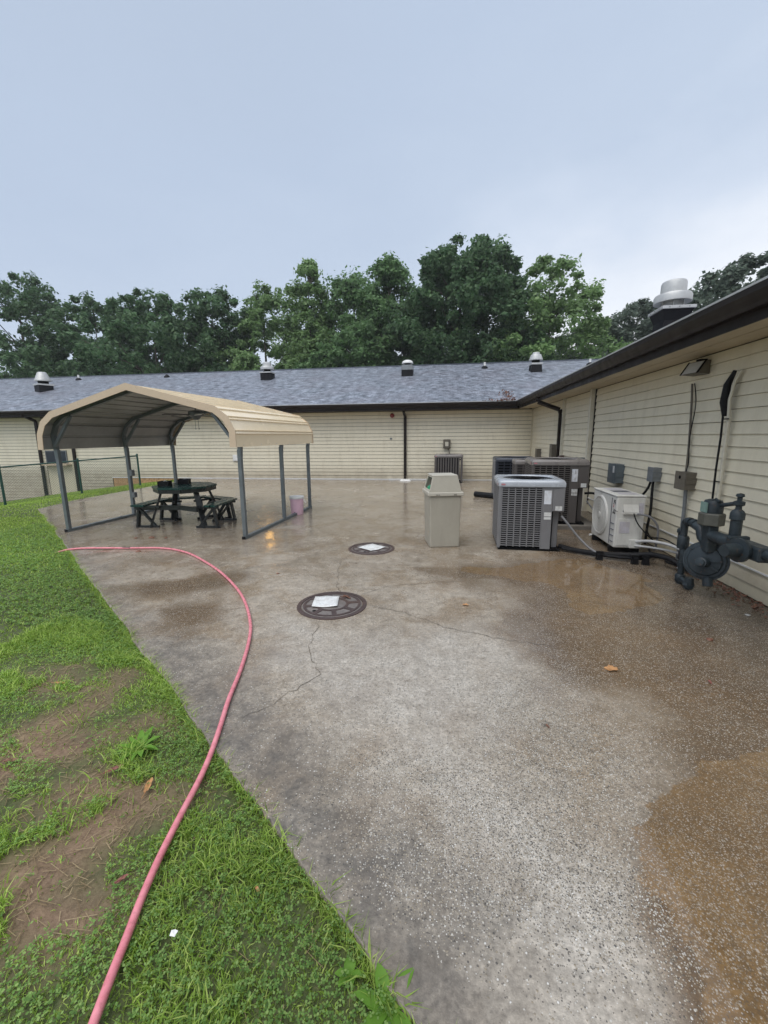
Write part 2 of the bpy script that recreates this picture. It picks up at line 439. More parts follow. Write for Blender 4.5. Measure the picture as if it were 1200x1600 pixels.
MT['straw'] = m_leaf('dead_straw', (0.16, 0.11, 0.06), (0.27, 0.20, 0.11), (0.38, 0.30, 0.18), 0.15)
MT['weed'] = m_leaf('weed_leaf', (0.11, 0.25, 0.03), (0.16, 0.33, 0.042), (0.21, 0.40, 0.06), 0.35)

def m_soil():
    t = NT('soil')
    g = t.attr('lawn')
    n = t.noise(7, 8, 0.65)
    soil = t.ramp(n, [(0.3, (0.11, 0.062, 0.036)), (0.55, (0.22, 0.138, 0.086)), (0.75, (0.34, 0.23, 0.15))])
    n2 = t.noise(70, 4, 0.7)
    soil = t.mix(0.4, soil, t.ramp(n2, [(0.3, (0.07, 0.045, 0.028)), (0.7, (0.34, 0.25, 0.165))]))
    gr = t.ramp(t.noise(30, 5, 0.7), [(0.3, (0.045, 0.050, 0.018)), (0.55, (0.075, 0.095, 0.030)), (0.7, (0.125, 0.115, 0.055))])
    col = t.mix(g, soil, gr)
    h = t.math('ADD', n, t.math('MULTIPLY', n2, 0.35))
    return t.set(color=col, rough=t.ramp(n, [(0.3, 0.5), (0.7, 0.85)]), normal=t.bump(h, 0.7, 0.02), spec=0.35)
MT['soil'] = m_soil()

def m_concrete():
    t = NT('wet_concrete')
    brown, pud, dark, agg, pale, wet = (t.attr(k) for k in ('brown', 'puddle', 'dark', 'agg', 'pale', 'wet'))
    n1 = t.noise(0.9, 7, 0.62); n2 = t.noise(5.5, 6, 0.66); n3 = t.noise(46, 5, 0.7); n4 = t.noise(2.1, 6, 0.6, dist=0.6)
    base = t.ramp(n1, [(0.32, (0.215, 0.168, 0.120)), (0.5, (0.335, 0.282, 0.218)), (0.68, (0.44, 0.385, 0.315))])
    base = t.mix(0.38, base, t.ramp(n2, [(0.3, (0.165, 0.132, 0.098)), (0.7, (0.46, 0.408, 0.338))]))
    base = t.mix(t.ramp(n4, [(0.47, 0.0), (0.62, 0.62)]), base, (0.215, 0.148, 0.082))          # clay washed over the slab
    base = t.mix(t.math('MULTIPLY', pale, t.ramp(n2, [(0.3, 0.45), (0.7, 0.8)])), base, (0.46, 0.43, 0.385))
    base = t.mix(t.math('MULTIPLY', dark, t.ramp(n2, [(0.3, 0.95), (0.7, 0.40)])), base, (0.125, 0.116, 0.103))
    bfac = t.math('ADD', brown, t.math('MULTIPLY', t.math('SUBTRACT', n2, 0.5), 0.9))
    bfac = t.ramp(bfac, [(0.22, 0.0), (0.75, 0.92)])
    base = t.mix(bfac, base, t.ramp(n1, [(0.35, (0.070, 0.038, 0.016)), (0.65, (0.150, 0.086, 0.036))]))
    dirt = t.attr('dirt')
    base = t.mix(t.math('MULTIPLY', dirt, t.ramp(n2, [(0.3, 1.0), (0.7, 0.55)])), base, (0.052, 0.036, 0.023))
    # wet water line: signed distance attribute broken up a little
    pf = t.math('ADD', pud, t.math('MULTIPLY', t.math('SUBTRACT', n2, 0.5), 0.34))
    pfac = t.ramp(pf, [(0.485, 0.0), (0.515, 1.0)])
    base = t.mix(t.math('MULTIPLY', pfac, 0.80), base, t.ramp(n4, [(0.35, (0.155, 0.086, 0.028)), (0.7, (0.27, 0.158, 0.058))]))
    # fine grain
    n5 = t.noise(11, 7, 0.75)
    base = t.mix(0.55, base, t.ramp(n5, [(0.30, 0.24), (0.5, 0.5), (0.70, 0.72)]), 'OVERLAY')
    base = t.mix(0.75, base, t.ramp(n3, [(0.32, 0.30), (0.5, 0.5), (0.68, 0.74)]), 'OVERLAY')
    # exposed aggregate: three sizes of pebble
    h = n3
    am = t.math('ADD', agg, t.math('MULTIPLY', t.math('SUBTRACT', n2, 0.5), 1.3))
    for sc, thr, amt in ((100, 0.38, 0.70), (175, 0.42, 0.95), (54, 0.20, 0.56)):
        v = t.vor(sc)
        cs = t.n.new('ShaderNodeSeparateColor'); t.l.new(v.outputs['Color'], cs.inputs[0])
        pc = t.ramp(cs.outputs[0], [(0.0, (0.07, 0.068, 0.066)), (0.16, (0.16, 0.145, 0.125)), (0.36, (0.30, 0.25, 0.18)), (0.56, (0.45, 0.40, 0.32)), (0.76, (0.62, 0.60, 0.55)), (0.95, (0.74, 0.73, 0.70))], 'CONSTANT')
        inside = t.ramp(v.outputs['Distance'], [(thr - 0.06, 1.0), (thr + 0.03, 0.0)])
        pick = t.ramp(t.math('ADD', cs.outputs[1], am), [(1.02, 0.0), (1.06, 1.0)]) if False else \
            t.math('GREATER_THAN', t.math('ADD', cs.outputs[1], t.math('MULTIPLY', am, amt)), 0.93)
        msk = t.math('MULTIPLY', inside, pick)
        dim = t.math('SUBTRACT', 1.0, t.math('MULTIPLY', pfac, 0.38))
        base = t.mix(t.math('MULTIPLY', t.math('MULTIPLY', msk, 0.85), dim), base, pc)
        h = t.math('ADD', h, t.math('MULTIPLY', msk, 0.5))
    # wet film: glossy where water stands in the low spots
    film = t.ramp(t.math('ADD', t.noise(1.3, 6, 0.66, dist=0.5), t.math('MULTIPLY', wet, 0.30)), [(0.44, 0.0), (0.66, 1.0)])
    rough = t.mix(film, t.ramp(n3, [(0.3, 0.34), (0.7, 0.55)]), t.ramp(n2, [(0.3, 0.035), (0.7, 0.15)]))
    rough = t.mix(pfac, rough, 0.035)
    base = t.mix(t.math('MULTIPLY', film, 0.38), base, (0.15, 0.118, 0.085))
    bst = t.math('MULTIPLY', t.math('SUBTRACT', 1.0, pfac), t.math('SUBTRACT', 0.85, t.math('MULTIPLY', film, 0.74)))
    t.set(color=base, rough=rough, normal=t.bump(h, bst, 0.006), spec=0.5)
    return t.mat
MT['concrete'] = m_concrete()
MT['slab_side'] = paint('slab_side', (0.16, 0.145, 0.125), 0.8, var=0.3, scale=9)
MT['crack'] = paint('crack_dirt', (0.10, 0.082, 0.062), 0.7, var=0.3, scale=20)

# ------------------------------------------------------------------ numeric noise and outlines
def vnoise(x, y, sc, seed):
    rs = np.random.RandomState(seed); g = rs.rand(64, 64)
    X = np.asarray(x) * sc; Y = np.asarray(y) * sc
    xi = np.floor(X).astype(int); yi = np.floor(Y).astype(int)
    fx = X - xi; fy = Y - yi; fx = fx * fx * (3 - 2 * fx); fy = fy * fy * (3 - 2 * fy)
    a = g[xi % 64, yi % 64]; b = g[(xi + 1) % 64, yi % 64]; c = g[xi % 64, (yi + 1) % 64]; d = g[(xi + 1) % 64, (yi + 1) % 64]
    return (a * (1 - fx) + b * fx) * (1 - fy) + (c * (1 - fx) + d * fx) * fy
def fbm(x, y, sc, seed, o=4):
    s = 0; a = 0.5; t = 0
    for k in range(o):
        s = s + a * vnoise(x, y, sc * 2 ** k, seed + k); t += a; a *= 0.5
    return s / t
def poly_sdf(x, y, P):
    """signed distance, positive inside"""
    x = np.asarray(x); y = np.asarray(y)
    d = np.full(x.shape, 1e9); ins = np.zeros(x.shape, bool)
    n = len(P)
    for i in range(n):
        ax, ay = P[i]; bx, by = P[(i + 1) % n]
        ex, ey = bx - ax, by - ay
        t = np.clip(((x - ax) * ex + (y - ay) * ey) / (ex * ex + ey * ey), 0, 1)
        d = np.minimum(d, np.hypot(x - ax - t * ex, y - ay - t * ey))
        c = (ay > y) != (by > y)
        with np.errstate(divide='ignore', invalid='ignore'):
            ins ^= c & (x < (bx - ax) * (y - ay) / (by - ay if by != ay else 1e-9) + ax)
    return np.where(ins, d, -d)
def sstep(a, b, v):
    t = np.clip((v - a) / (b - a), 0, 1); return t * t * (3 - 2 * t)

def slab_left(y):
    y = np.asarray(y, dtype=float)
    e = -0.07 - (y - 0.91) * 0.785 / 0.62
    e2 = np.interp(y, [8.46, 9.97, 12.93, 15.75], [-9.66, -10.02, -10.07, -10.3])
    return np.where(y < 8.46, e, e2) + 0.022 * np.sin(y * 5.3 + 1.3 * np.sin(y * 2.1)) * np.sin(y * 1.7) + 0.008 * np.sin(y * 23.0 + 2 * np.sin(y * 7))
def ground_z(x, y):
    x = np.asarray(x, dtype=float)
    q = np.maximum(0, -x - 10.4)
    fall = -0.125 * q * q / (q + 0.8)
    return np.maximum(fall, -3.2) - 0.035

# ------------------------------------------------------------------ ground, patio slab
gx = np.concatenate([np.linspace(-400, -32, 14), np.arange(-30, 6, 0.25), np.linspace(8, 400, 14)])
gy = np.concatenate([np.linspace(-120, -6, 8), np.arange(-5, 18, 0.25), np.linspace(20, 600, 18)])
GX, GY = np.meshgrid(gx, gy)
def lawn_mask(x, y):
    """1 = thick turf, 0 = bare earth"""
    n = fbm(x, y, 1.7, 11, 4); n2 = fbm(x, y, 5.0, 31, 4)
    bare = 1.25 * np.exp(-(((x + 2.35) / 0.62) ** 2 + ((y - 1.75) / 0.42) ** 2)) \
        + 1.0 * np.exp(-(((x + 2.55) / 0.75) ** 2 + ((y - 2.42) / 0.13) ** 2)) \
        + 1.1 * np.exp(-(((x + 1.72) / 0.42) ** 2 + ((y - 1.42) / 0.17) ** 2)) \
        + 1.0 * np.exp(-(((x + 1.50) / 0.28) ** 2 + ((y - 1.07) / 0.13) ** 2)) \
        + 0.45 * np.exp(-(((x + 0.95) / 0.12) ** 2 + ((y - 1.55) / 0.10) ** 2))
    v = np.minimum(bare, .9) * (0.66 + 1.3 * (n - 0.5)) + 1.3 * (n2 - 0.52) * np.minimum(1, bare * 2.0)
    near = sstep(3.4, 1.0, y) * 0.75
    v = v + near * (n2 - 0.35)
    return 1 - sstep(0.28, 0.62, v)
GZ = ground_z(GX, GY)
inb = (GX > slab_left(GY) + 0.3) & (GX < 60) & (GY < 60) & (GY > -6)
GZ = np.where(inb, GZ - 0.12, GZ)
GZ = GZ + np.where((GX > -30) & (GX < 6) & (GY < 15), 0.03 * (fbm(GX, GY, 1.2, 5, 3) - 0.5), 0)
V = np.stack([GX.ravel(), GY.ravel(), GZ.ravel()], 1)
ny, nx = GX.shape
I = np.arange(ny * nx).reshape(ny, nx)
F = np.stack([I[:-1, :-1].ravel(), I[:-1, 1:].ravel(), I[1:, 1:].ravel(), I[1:, :-1].ravel()], 1)
me = mesh_np('ground', V, F, mat=MT['soil'])
at = me.attributes.new('lawn', 'FLOAT', 'POINT'); at.data.foreach_set('value', lawn_mask(GX, GY).ravel().astype(np.float32))
me.shade_smooth()
ground = bpy.data.objects.new('ground', me); COL.objects.link(ground)
tag(ground, 'brown earth ground under the grass beside the patio', kind='structure')

# near strip of soil at finer resolution so the bare patches read as real relief
ys_ = np.concatenate([np.arange(-1.55, 3.5, 0.03), np.arange(3.5, 8.46, 0.08), np.arange(8.5, 15.76, 0.10)])
NXS = 330
Yg = np.repeat(ys_[:, None], NXS, 1)
u = np.linspace(0, 1, NXS)[None, :]
XL = slab_left(ys_)[:, None]; XR = 3.1
# columns packed towards the left edge and evenly elsewhere
Xg = XL + (XR - XL) * u
BROWN = [(-0.75, 5.04), (0.06, 4.70), (0.80, 4.35), (0.78, 3.5), (0.80, 2.85), (0.92, 2.35), (0.96, 1.95), (0.84, 1.5), (0.80, 1.0), (0.62, 0.2), (0.9, -1.2), (3.1, -1.2), (3.1, 15.7), (2.2, 9.0), (1.9, 6.9), (1.5, 5.75), (0.7, 5.5), (0.2, 5.25)]
PUD1 = [(0.62, 0.2), (0.80, 0.75), (0.81, 1.02), (0.84, 1.22), (0.79, 1.42), (0.83, 1.62), (1.02, 1.85), (1.33, 2.08), (1.80, 2.20), (2.6, 2.1), (3.1, 1.5), (3.1, -1.0), (0.9, -1.0)]
PUD2 = [(-0.62, 5.05), (0.0, 4.86), (0.7, 4.75), (1.2, 4.5), (1.35, 3.95), (1.75, 3.75), (2.15, 4.1), (2.3, 4.8), (2.2, 5.5), (1.9, 5.75), (1.2, 5.62), (0.5, 5.25), (-0.1, 5.12)]
PUD3 = [(-3.62, 3.9), (-2.9, 4.45), (-2.4, 4.5), (-2.5, 4.15), (-3.1, 3.75)]
PUD4 = [(-2.75, 3.45), (-2.3, 3.6), (-1.95, 3.3), (-2.1, 2.95), (-2.5, 3.05)]
PUD5 = [(-3.3, 5.5), (-2.4, 5.4), (-2.2, 6.1), (-1.6, 6.9), (-2.2, 7.6), (-2.9, 7.0), (-3.1, 6.2)]
PUD6 = [(-6.2, 6.4), (-4.2, 6.2), (-3.6, 7.2), (-4.4, 8.8), (-6.3, 8.6)]
PUD7 = [(-1.9, 8.3), (0.2, 8.0), (0.6, 9.3), (-0.5, 10.6), (-2.2, 9.9)]
DARK = [(-2.6, 3.0), (-1.9, 2.9), (-1.0, 2.0), (-0.5, 1.6), (-0.05, 1.35), (0.1, 0.7), (0.3, -1.5), (2.0, -2), (-0.07, 0.91), (-1.4, 1.95)]
PALE = [(-1.5, 3.4), (-0.6, 3.2), (0.2, 3.4), (0.75, 3.1), (0.60, 2.5), (0.30, 1.95), (0.70, 1.55), (0.74, 1.0), (0.55, 0.5), (0.35, 0.8), (0.2, 1.25), (-0.2, 1.7), (-0.9, 2.4)]
AGG = [(-0.3, 1.75), (0.2, 1.9), (0.5, 2.6), (0.9, 2.7), (1.3, 2.2), (1.0, 1.8), (0.8, 1.45), (0.4, 1.5), (0.05, 1.4)]
nb = fbm(Xg, Yg, 1.6, 77, 4) - 0.5
nb2 = fbm(Xg, Yg, 0.7, 97, 4) - 0.5
wB = np.interp(Yg, [1.5, 2.4], [0.14, 0.55])
a_brown = sstep(-1, 1, (poly_sdf(Xg, Yg, BROWN) + 2.6 * wB * nb) / wB)
a_brown = np.maximum(a_brown, 0.85 * sstep(-0.25, 0.2, poly_sdf(Xg, Yg, PUD3) + 0.5 * nb))
a_brown = np.maximum(a_brown, 0.75 * sstep(-0.25, 0.2, poly_sdf(Xg, Yg, PUD4) + 0.5 * nb))
far = sstep(6.5, 9.0, Yg)
TONGUE = [(-.75, 5.06), (-.3, 4.86), (.1, 4.72), (.6, 4.66), (1.0, 4.8), (1.0, 5.2), (.3, 5.15), (-.3, 5.12)]
a_brown = np.maximum(a_brown, 0.95 * sstep(-0.14, 0.10, poly_sdf(Xg, Yg, TONGUE) + 0.35 * nb))
a_brown = np.maximum(a_brown, far * sstep(-0.05, 0.25, nb2) * 0.42)
# earth washed along the foot of the right-hand wall
a_brown = np.maximum(a_brown, 0.9 * sstep(0.55, 0.1, 3.1 - Xg + 0.5 * nb))
sd1 = poly_sdf(Xg, Yg, PUD1) + 0.10 * nb
sds = [sd1, poly_sdf(Xg, Yg, PUD2) + 0.9 * nb - 0.06, poly_sdf(Xg, Yg, PUD3) + 0.6 * nb - 0.02, poly_sdf(Xg, Yg, PUD4) + 0.6 * nb - 0.10,
       poly_sdf(Xg, Yg, PUD5) + 1.5 * nb - 0.20, poly_sdf(Xg, Yg, PUD6) + 1.8 * nb - 0.25, poly_sdf(Xg, Yg, PUD7) + 2.0 * nb - 0.3]
a_pud = np.clip(0.5 + np.maximum(sds[0], sds[1]) * 1.6, 0, 1)
a_wet = sstep(-0.25, 0.30, np.max(np.stack([sds[1] + .15, sds[2] + .1, sds[3] + .1, sds[4], sds[5], sds[6]]), 0))
a_wet = np.maximum(a_wet, 0.75 * a_brown)
a_wet = np.maximum(a_wet, 0.62 * sstep(4.3, 6.5, Yg + 2.0 * nb))
a_dirt = 0.85 * sstep(1.5, 0.1, 3.1 - Xg + 1.6 * nb) * sstep(7.5, 5.5, Yg)
a_dirt = np.maximum(a_dirt, 0.6 * sstep(0.5, 0.05, 3.1 - Xg + 0.6 * nb))
a_dark = sstep(-0.35, 0.25, poly_sdf(Xg, Yg, DARK) + 0.7 * nb)
edge_d = (Xg - slab_left(Yg)) * 0.62
a_dark = np.maximum(a_dark, 0.65 * sstep(0.35, 0.0, edge_d + 0.5 * nb))
a_pale = sstep(-0.3, 0.35, poly_sdf(Xg, Yg, PALE) + 0.6 * nb)
a_agg = 0.30 + 0.95 * sstep(-0.35, 0.2, poly_sdf(Xg, Yg, AGG) + 0.8 * nb) + 0.55 * sstep(-0.1, 0.4, sd1) + 0.25 * a_brown
a_agg = a_agg - 0.25 * a_dark - 0.22 * sstep(1.5, 1.0, Yg)
Zg = 0.004 * (fbm(Xg, Yg, 0.5, 7, 2) - 0.5)
V = np.stack([Xg.ravel(), Yg.ravel(), Zg.ravel()], 1)
ny, nx = Xg.shape
I = np.arange(ny * nx).reshape(ny, nx)
F = np.stack([I[:-1, :-1].ravel(), I[:-1, 1:].ravel(), I[1:, 1:].ravel(), I[1:, :-1].ravel()], 1)
# skirt down the free left edge, slightly chipped
n0 = len(V)
sk = V[I[:, 0]].copy(); sk[:, 2] -= 0.13; sk[:, 0] += 0.006 * np.sin(sk[:, 1] * 31)
V = np.concatenate([V, sk]); J = n0 + np.arange(ny)
F = np.concatenate([F, np.stack([J[:-1], I[:-1, 0], I[1:, 0], J[1:]], 1)])
me = mesh_np('concrete_patio', V, F, mat=MT['concrete'])
for k, a in (('brown', a_brown), ('puddle', a_pud), ('dark', a_dark), ('pale', a_pale), ('agg', a_agg), ('wet', a_wet), ('dirt', a_dirt)):
    at = me.attributes.new(k, 'FLOAT', 'POINT')
    at.data.foreach_set('value', np.concatenate([a.ravel(), np.zeros(ny)]).astype(np.float32))
me.shade_smooth()
patio = bpy.data.objects.new('concrete_patio', me); COL.objects.link(patio)
tag(patio, 'wet grey concrete patio with brown puddles and exposed aggregate', kind='structure')

def crack(pts, wd, seed):
    rs = random.Random(seed); P = []
    for i in range(len(pts) - 1):
        a, b = Vector((*pts[i], 0)), Vector((*pts[i + 1], 0)); k = max(2, int((b - a).length / 0.045))
        for j in range(k):
            q = a.lerp(b, j / k); P.append(q + Vector((rs.uniform(-.016, .016), rs.uniform(-.016, .016), 0)))
    P.append(Vector((*pts[-1], 0)))
    mb = MB(); vsl = []
    for i, p in enumerate(P):
        d = (P[min(i + 1, len(P) - 1)] - P[max(0, i - 1)]).normalized(); n = Vector((-d.y, d.x, 0))
        ww = wd * rs.uniform(0.25, 1.0) * (0.3 if i in (0, len(P) - 1) else 1)
        z = 0.0035
        vsl += [p + n * ww + Vector((0, 0, z)), p - n * ww + Vector((0, 0, z))]
    mb.add(vsl, [(2 * i, 2 * i + 1, 2 * i + 3, 2 * i + 2) for i in range(len(P) - 1)])
    mb.build('crack', MT['crack'], patio)
crack([(-1.27, 5.58), (-1.36, 5.2), (-1.30, 4.85), (-1.18, 4.3), (-1.08, 4.08)], 0.0032, 1)
crack([(-0.86, 4.05), (-0.6, 4.35), (-0.2, 4.48), (0.3, 4.62)], 0.0030, 2)
crack([(-0.75, 3.8), (-0.35, 3.66), (0.0, 3.42), (0.45, 3.25), (0.9, 3.18)], 0.0032, 3)
crack([(-1.1, 3.42), (-1.05, 2.9), (-0.85, 2.55), (-1.05, 2.2), (-1.2, 2.02)], 0.0026, 4)
crack([(-2.9, 6.1), (-2.3, 6.9), (-1.9, 8.2), (-2.1, 10.5), (-1.7, 13.0)], 0.003, 5)
crack([(-1.45, 3.78), (-2.1, 3.5), (-2.6, 3.55)], 0.0022, 6)

# ------------------------------------------------------------------ the L-shaped building
BX, BY = 3.1, 15.75                 # faces of the right-hand wall and the far wall
EX, EY, EZ, SL = 2.40, 15.05, 2.80, 1 / 3.0
bld = thing('building', 'long low cream sided building with dark gutters and grey shingle roof', 'building', (BX, BY, 0))
LEFT = -32.0
CH = 0.1335; GAP = 0.012; GAP2 = 0.004
def plank_along_x(mb, x0, x1, z0, h=CH, y=BY):
    mb.prism([(y + 0.007, z0), (y - 0.024, z0), (y - 0.022, z0 + 0.008), (y - 0.008, z0 + h - GAP), (y + 0.007, z0 + h - GAP)], 'x', x0, x1)
def plank_along_y(mb, y0, y1, z0, h=CH, x=BX):
    mb.prism([(x + 0.007, z0), (x - 0.024, z0), (x - 0.022, z0 + 0.008), (x - 0.006, z0 + h - GAP2), (x + 0.007, z0 + h - GAP2)], 'y', y0, y1)
rng = random.Random(5)
wall = MB().box(LEFT, BX + 0.2, BY + 0.008, BY + 0.2, -0.02, 2.62).box(LEFT, -14.05, BY + 0.008, BY + 0.2, -2.6, -0.02).build('wall', MT['lap_shade'], bld, world=True)
PX0, PX1 = -17.15, -15.72            # plain tan panel with the serving window
for k in range(19):
    z = 0.02 + k * CH
    cuts = [LEFT]; x = LEFT + rng.uniform(0.8, 3.6)
    while x < BX - 0.4: cuts.append(x); x += 3.66
    cuts.append(BX - 0.02)
    for a, b in zip(cuts[:-1], cuts[1:]):
        for a2, b2 in ((a, min(b, PX0)), (max(a, PX1), b)):
            if b2 - a2 > 0.02:
                mb = MB(); plank_along_x(mb, a2, b2 - 0.0015, z + rng.uniform(-.001, .001)); mb.build('siding_plank', MT['cream'], wall, world=True)
for k in range(11):
    z = 0.02 - (k + 1) * CH
    for a2, b2 in ((-32, PX0), (PX1, -14.02)):
        mb = MB(); plank_along_x(mb, a2, b2, z); mb.build('siding_plank', MT['cream'], wall, world=True)
MB().box(-14.02, BX - 0.03, BY - 0.030, BY - 0.004, -0.004, 0.030).build('starter_trim', MT['white'], bld, world=True)
MB().box(PX0 + 0.04, PX1 - 0.04, BY - 0.02, BY + 0.01, -1.6, 2.5).build('plain_panel', MT['cream_trim'], bld, world=True)
tw = MB().box(PX0 + 0.10, PX0 + 1.05, BY - 0.05, BY - 0.021, 0.62, 1.12).build('window', MT['slate_glass'], bld, world=True)
MB().box(PX0 + 0.06, PX0 + 1.09, BY - 0.06, BY - 0.02, 1.121, 1.16).box(PX0 + 0.06, PX0 + 0.098, BY - 0.06, BY - 0.02, 0.60, 1.12).box(PX0 + 1.052, PX0 + 1.09, BY - 0.06, BY - 0.02, 0.60, 1.12).box(PX0 + 0.55, PX0 + 0.585, BY - 0.055, BY - 0.0505, 0.62, 1.12).build('frame', MT['box_gray'], tw, world=True)
MB().box(PX0 + 0.02, PX0 + 1.25, BY - 0.28, BY - 0.02, 0.53, 0.575).build('sill', MT['tan_trim'], tw, world=True)
# exposed brick footing where the ground drops away
foot = MB().box(-14.0, -8.2, BY + 0.006, BY + 0.2, -0.75, -0.012).build('foundation', MT['brick'], bld, world=True)
bm_brick = MB().box(-0.098, 0.098, -0.012, 0.02, -0.030, 0.030).mesh('brick', MT['brick'])
pm = pmat(foot)
for r in range(9):
    for c in range(17):
        x = -13.88 + c * 0.212 + (0.106 if r % 2 else 0)
        if x > -10.3 + 0.0: continue
        o = bpy.data.objects.new('brick', bm_brick); COL.objects.link(o); o.parent = foot
        o.location = pm.inverted() @ Vector((x, BY + rng.uniform(-.004, .003), -0.05 - r * 0.072))
# right-hand wall
wall2 = MB().box(BX + 0.008, BX + 0.2, -9, BY - 0.0, -0.10, 2.62).build('wall', MT['lap_shade'], bld, world=True)
POST1, POST2 = 9.45, 11.62
def seg_planks(z, h=CH, mat='cream'):
    segs = [(POST1 + 0.06, POST2 - 0.03), (POST2 + 0.03, BY - 0.03)]
    y = POST1 - 0.06; cuts = [y]; y -= rng.uniform(0.9, 3.6)
    while y > -8: cuts.append(y); y -= 3.66
    cuts.append(-8.8)
    segs += [(b + 0.0015, a) for a, b in zip(cuts[:-1], cuts[1:])]
    for a, b in segs:
        mb = MB(); plank_along_y(mb, a, b, z + rng.uniform(-.0012, .0012), h); mb.build('siding_plank', MT[mat], wall2, world=True)
for k in range(17):
    seg_planks(0.305 + k * CH, CH if k < 16 else 0.125)
seg_planks(0.150, 0.150)
MB().prism([(BX + 0.01, 0.012), (BX - 0.012, 0.012), (BX - 0.012, 0.146), (BX + 0.01, 0.146)], 'y', -8.8, BY - 0.03).build('skirt_board', MT['cream_trim'], bld, world=True)
MB().box(BX - 0.030, BX - 0.004, -8.8, POST1 - 0.07, 0.292, 0.309).build('starter_trim', MT['white'], bld, world=True)
MB().box(BX - 0.11, BX + 0.005, POST1 - 0.05, POST1 + 0.055, -0.02, 2.57).build('trim_post', MT['conduit'], bld, world=True)
MB().box(BX - 0.035, BX - 0.002, POST1 - 0.073, POST1 - 0.0505, 0.16, 2.57).build('channel_trim', MT['brown_metal'], bld, world=True)
MB().box(BX - 0.085, BX + 0.005, POST2 - 0.03, POST2 + 0.03, -0.02, 2.57).build('trim_post', MT['conduit'], bld, world=True)
MB().box(BX - 0.055, BX + 0.0, BY - 0.055, BY + 0.0, -0.02, 2.57).build('corner_post', MT['cream_trim'], bld, world=True)
# soffits: lengthwise boards
for i in range(4):
    a = EX + 0.10 + i * 0.15
    MB().box(a, a + 0.146, -9, EY + 0.1 + i * 0.15, 2.570 + (i % 2) * 0.003, 2.60).build('soffit_board', MT['soffit'], bld, world=True)
    b = EY + 0.10 + i * 0.15
    MB().box(LEFT, EX + 0.1 + i * 0.15, b, b + 0.146, 2.568 + (i % 2) * 0.003, 2.598).build('soffit_board', MT['soffit'], bld, world=True)
# fascia boards and gutters
MB().box(EX + 0.085, EX + 0.099, -9, EY + 0.085, 2.54, 2.79).build('fascia', MT['brown_metal'], bld, world=True)
MB().box(LEFT, EX + 0.085, EY + 0.085, EY + 0.099, 2.54, 2.79).build('fascia', MT['brown_metal'], bld, world=True)
def gut(u, z):          # K-style gutter outline, u measured outward from the fascia
    return u, z
prof = [(0.0, 2.63), (0.07, 2.63), (0.078, 2.66), (0.10, 2.70), (0.115, 2.735), (0.115, 2.785), (0.108, 2.785), (0.108, 2.74), (0.07, 2.665), (0.006, 2.638), (0.006, 2.785), (0.0, 2.785)]
g1 = MB().prism([(EX + 0.083 - a, z) for a, z in prof], 'y', -9, EY + 0.083).build('gutter', MT['brown_metal'], bld, world=True)
g2 = MB().prism([(EY + 0.083 - a, z) for a, z in prof], 'x', LEFT, EX + 0.083).build('gutter', MT['brown_metal'], bld, world=True)
# roofs: two slopes meeting in a valley, with their far slopes closed
RY = 22.3; RZ = EZ + (RY - EY) * SL; RX = EX + (RY - EY)
def slope(name, P, origin, xdir, mat):
    """roof slab modelled in its own frame so that shingle courses run along it"""
    o = Vector(origin); x = Vector(xdir).normalized()
    n = (Vector(P[1]) - Vector(P[0])).cross(Vector(P[2]) - Vector(P[0])).normalized()
    if n.z < 0: n = -n
    y = n.cross(x)
    M = Matrix((x, y, n)).transposed().to_4x4(); M.translation = o
    k = M.inverted()
    Q = [k @ Vector(p) for p in P]
    mb = MB(); c = len(Q)
    mb.add([(q.x, q.y, 0.0) for q in Q] + [(q.x, q.y, -0.03) for q in Q],
           [tuple(range(c)), tuple(range(2 * c - 1, c - 1, -1))] + [(i, i + c, (i + 1) % c + c, (i + 1) % c) for i in range(c)])
    ob = mb.build(name, mat, bld)
    ob.matrix_parent_inverse = Matrix.Identity(4)
    ob.matrix_basis = Matrix.Translation(-Vector(bld.location)) @ M
    return ob
e0 = 0.02
roof_back = slope('roof', [(LEFT - .4, EY - e0, EZ), (EX - e0, EY - e0, EZ), (RX, RY, RZ), (LEFT - .4, RY, RZ)], (0, EY, EZ), (1, 0, 0), MT['shingle'])
roof_side = slope('roof', [(EX - e0, -9, EZ), (EX - e0, EY - e0, EZ), (RX, RY, RZ), (RX, -9, RZ)], (EX, 0, EZ), (0, 1, 0), MT['shingle'])
slope('roof', [(LEFT - .4, RY, RZ), (RX, RY, RZ), (RX, RY + 7, RZ - 2.33), (LEFT - .4, RY + 7, RZ - 2.33)], (0, RY, RZ), (1, 0, 0), MT['shingle'])
slope('roof', [(RX, -9, RZ), (RX, RY, RZ), (RX + 7, RY, RZ - 2.33), (RX + 7, -9, RZ - 2.33)], (RX, 0, RZ), (0, 1, 0), MT['shingle'])
MB().prism([(RY - 0.13, RZ - 0.035), (RY, RZ + 0.028), (RY + 0.13, RZ - 0.035), (RY, RZ + 0.005)], 'x', LEFT - .4, RX).build('ridge_cap', MT['ac_navy'], bld, world=True)
MB().box(EX - 0.035, EX + 0.05, -9, EY - 0.03, EZ - 0.012, EZ + 0.006).build('drip_edge', MT['vent'], bld, world=True)
MB().box(LEFT - .4, EX - 0.03, EY - 0.035, EY + 0.05, EZ - 0.012, EZ + 0.006).build('drip_edge', MT['vent'], bld, world=True)
# body walls closing the far sides
MB().box(LEFT, RX, RY + 6.2, RY + 6.4, -2.5, RZ - 2.05).build('rear_wall', MT['cream'], bld, world=True)

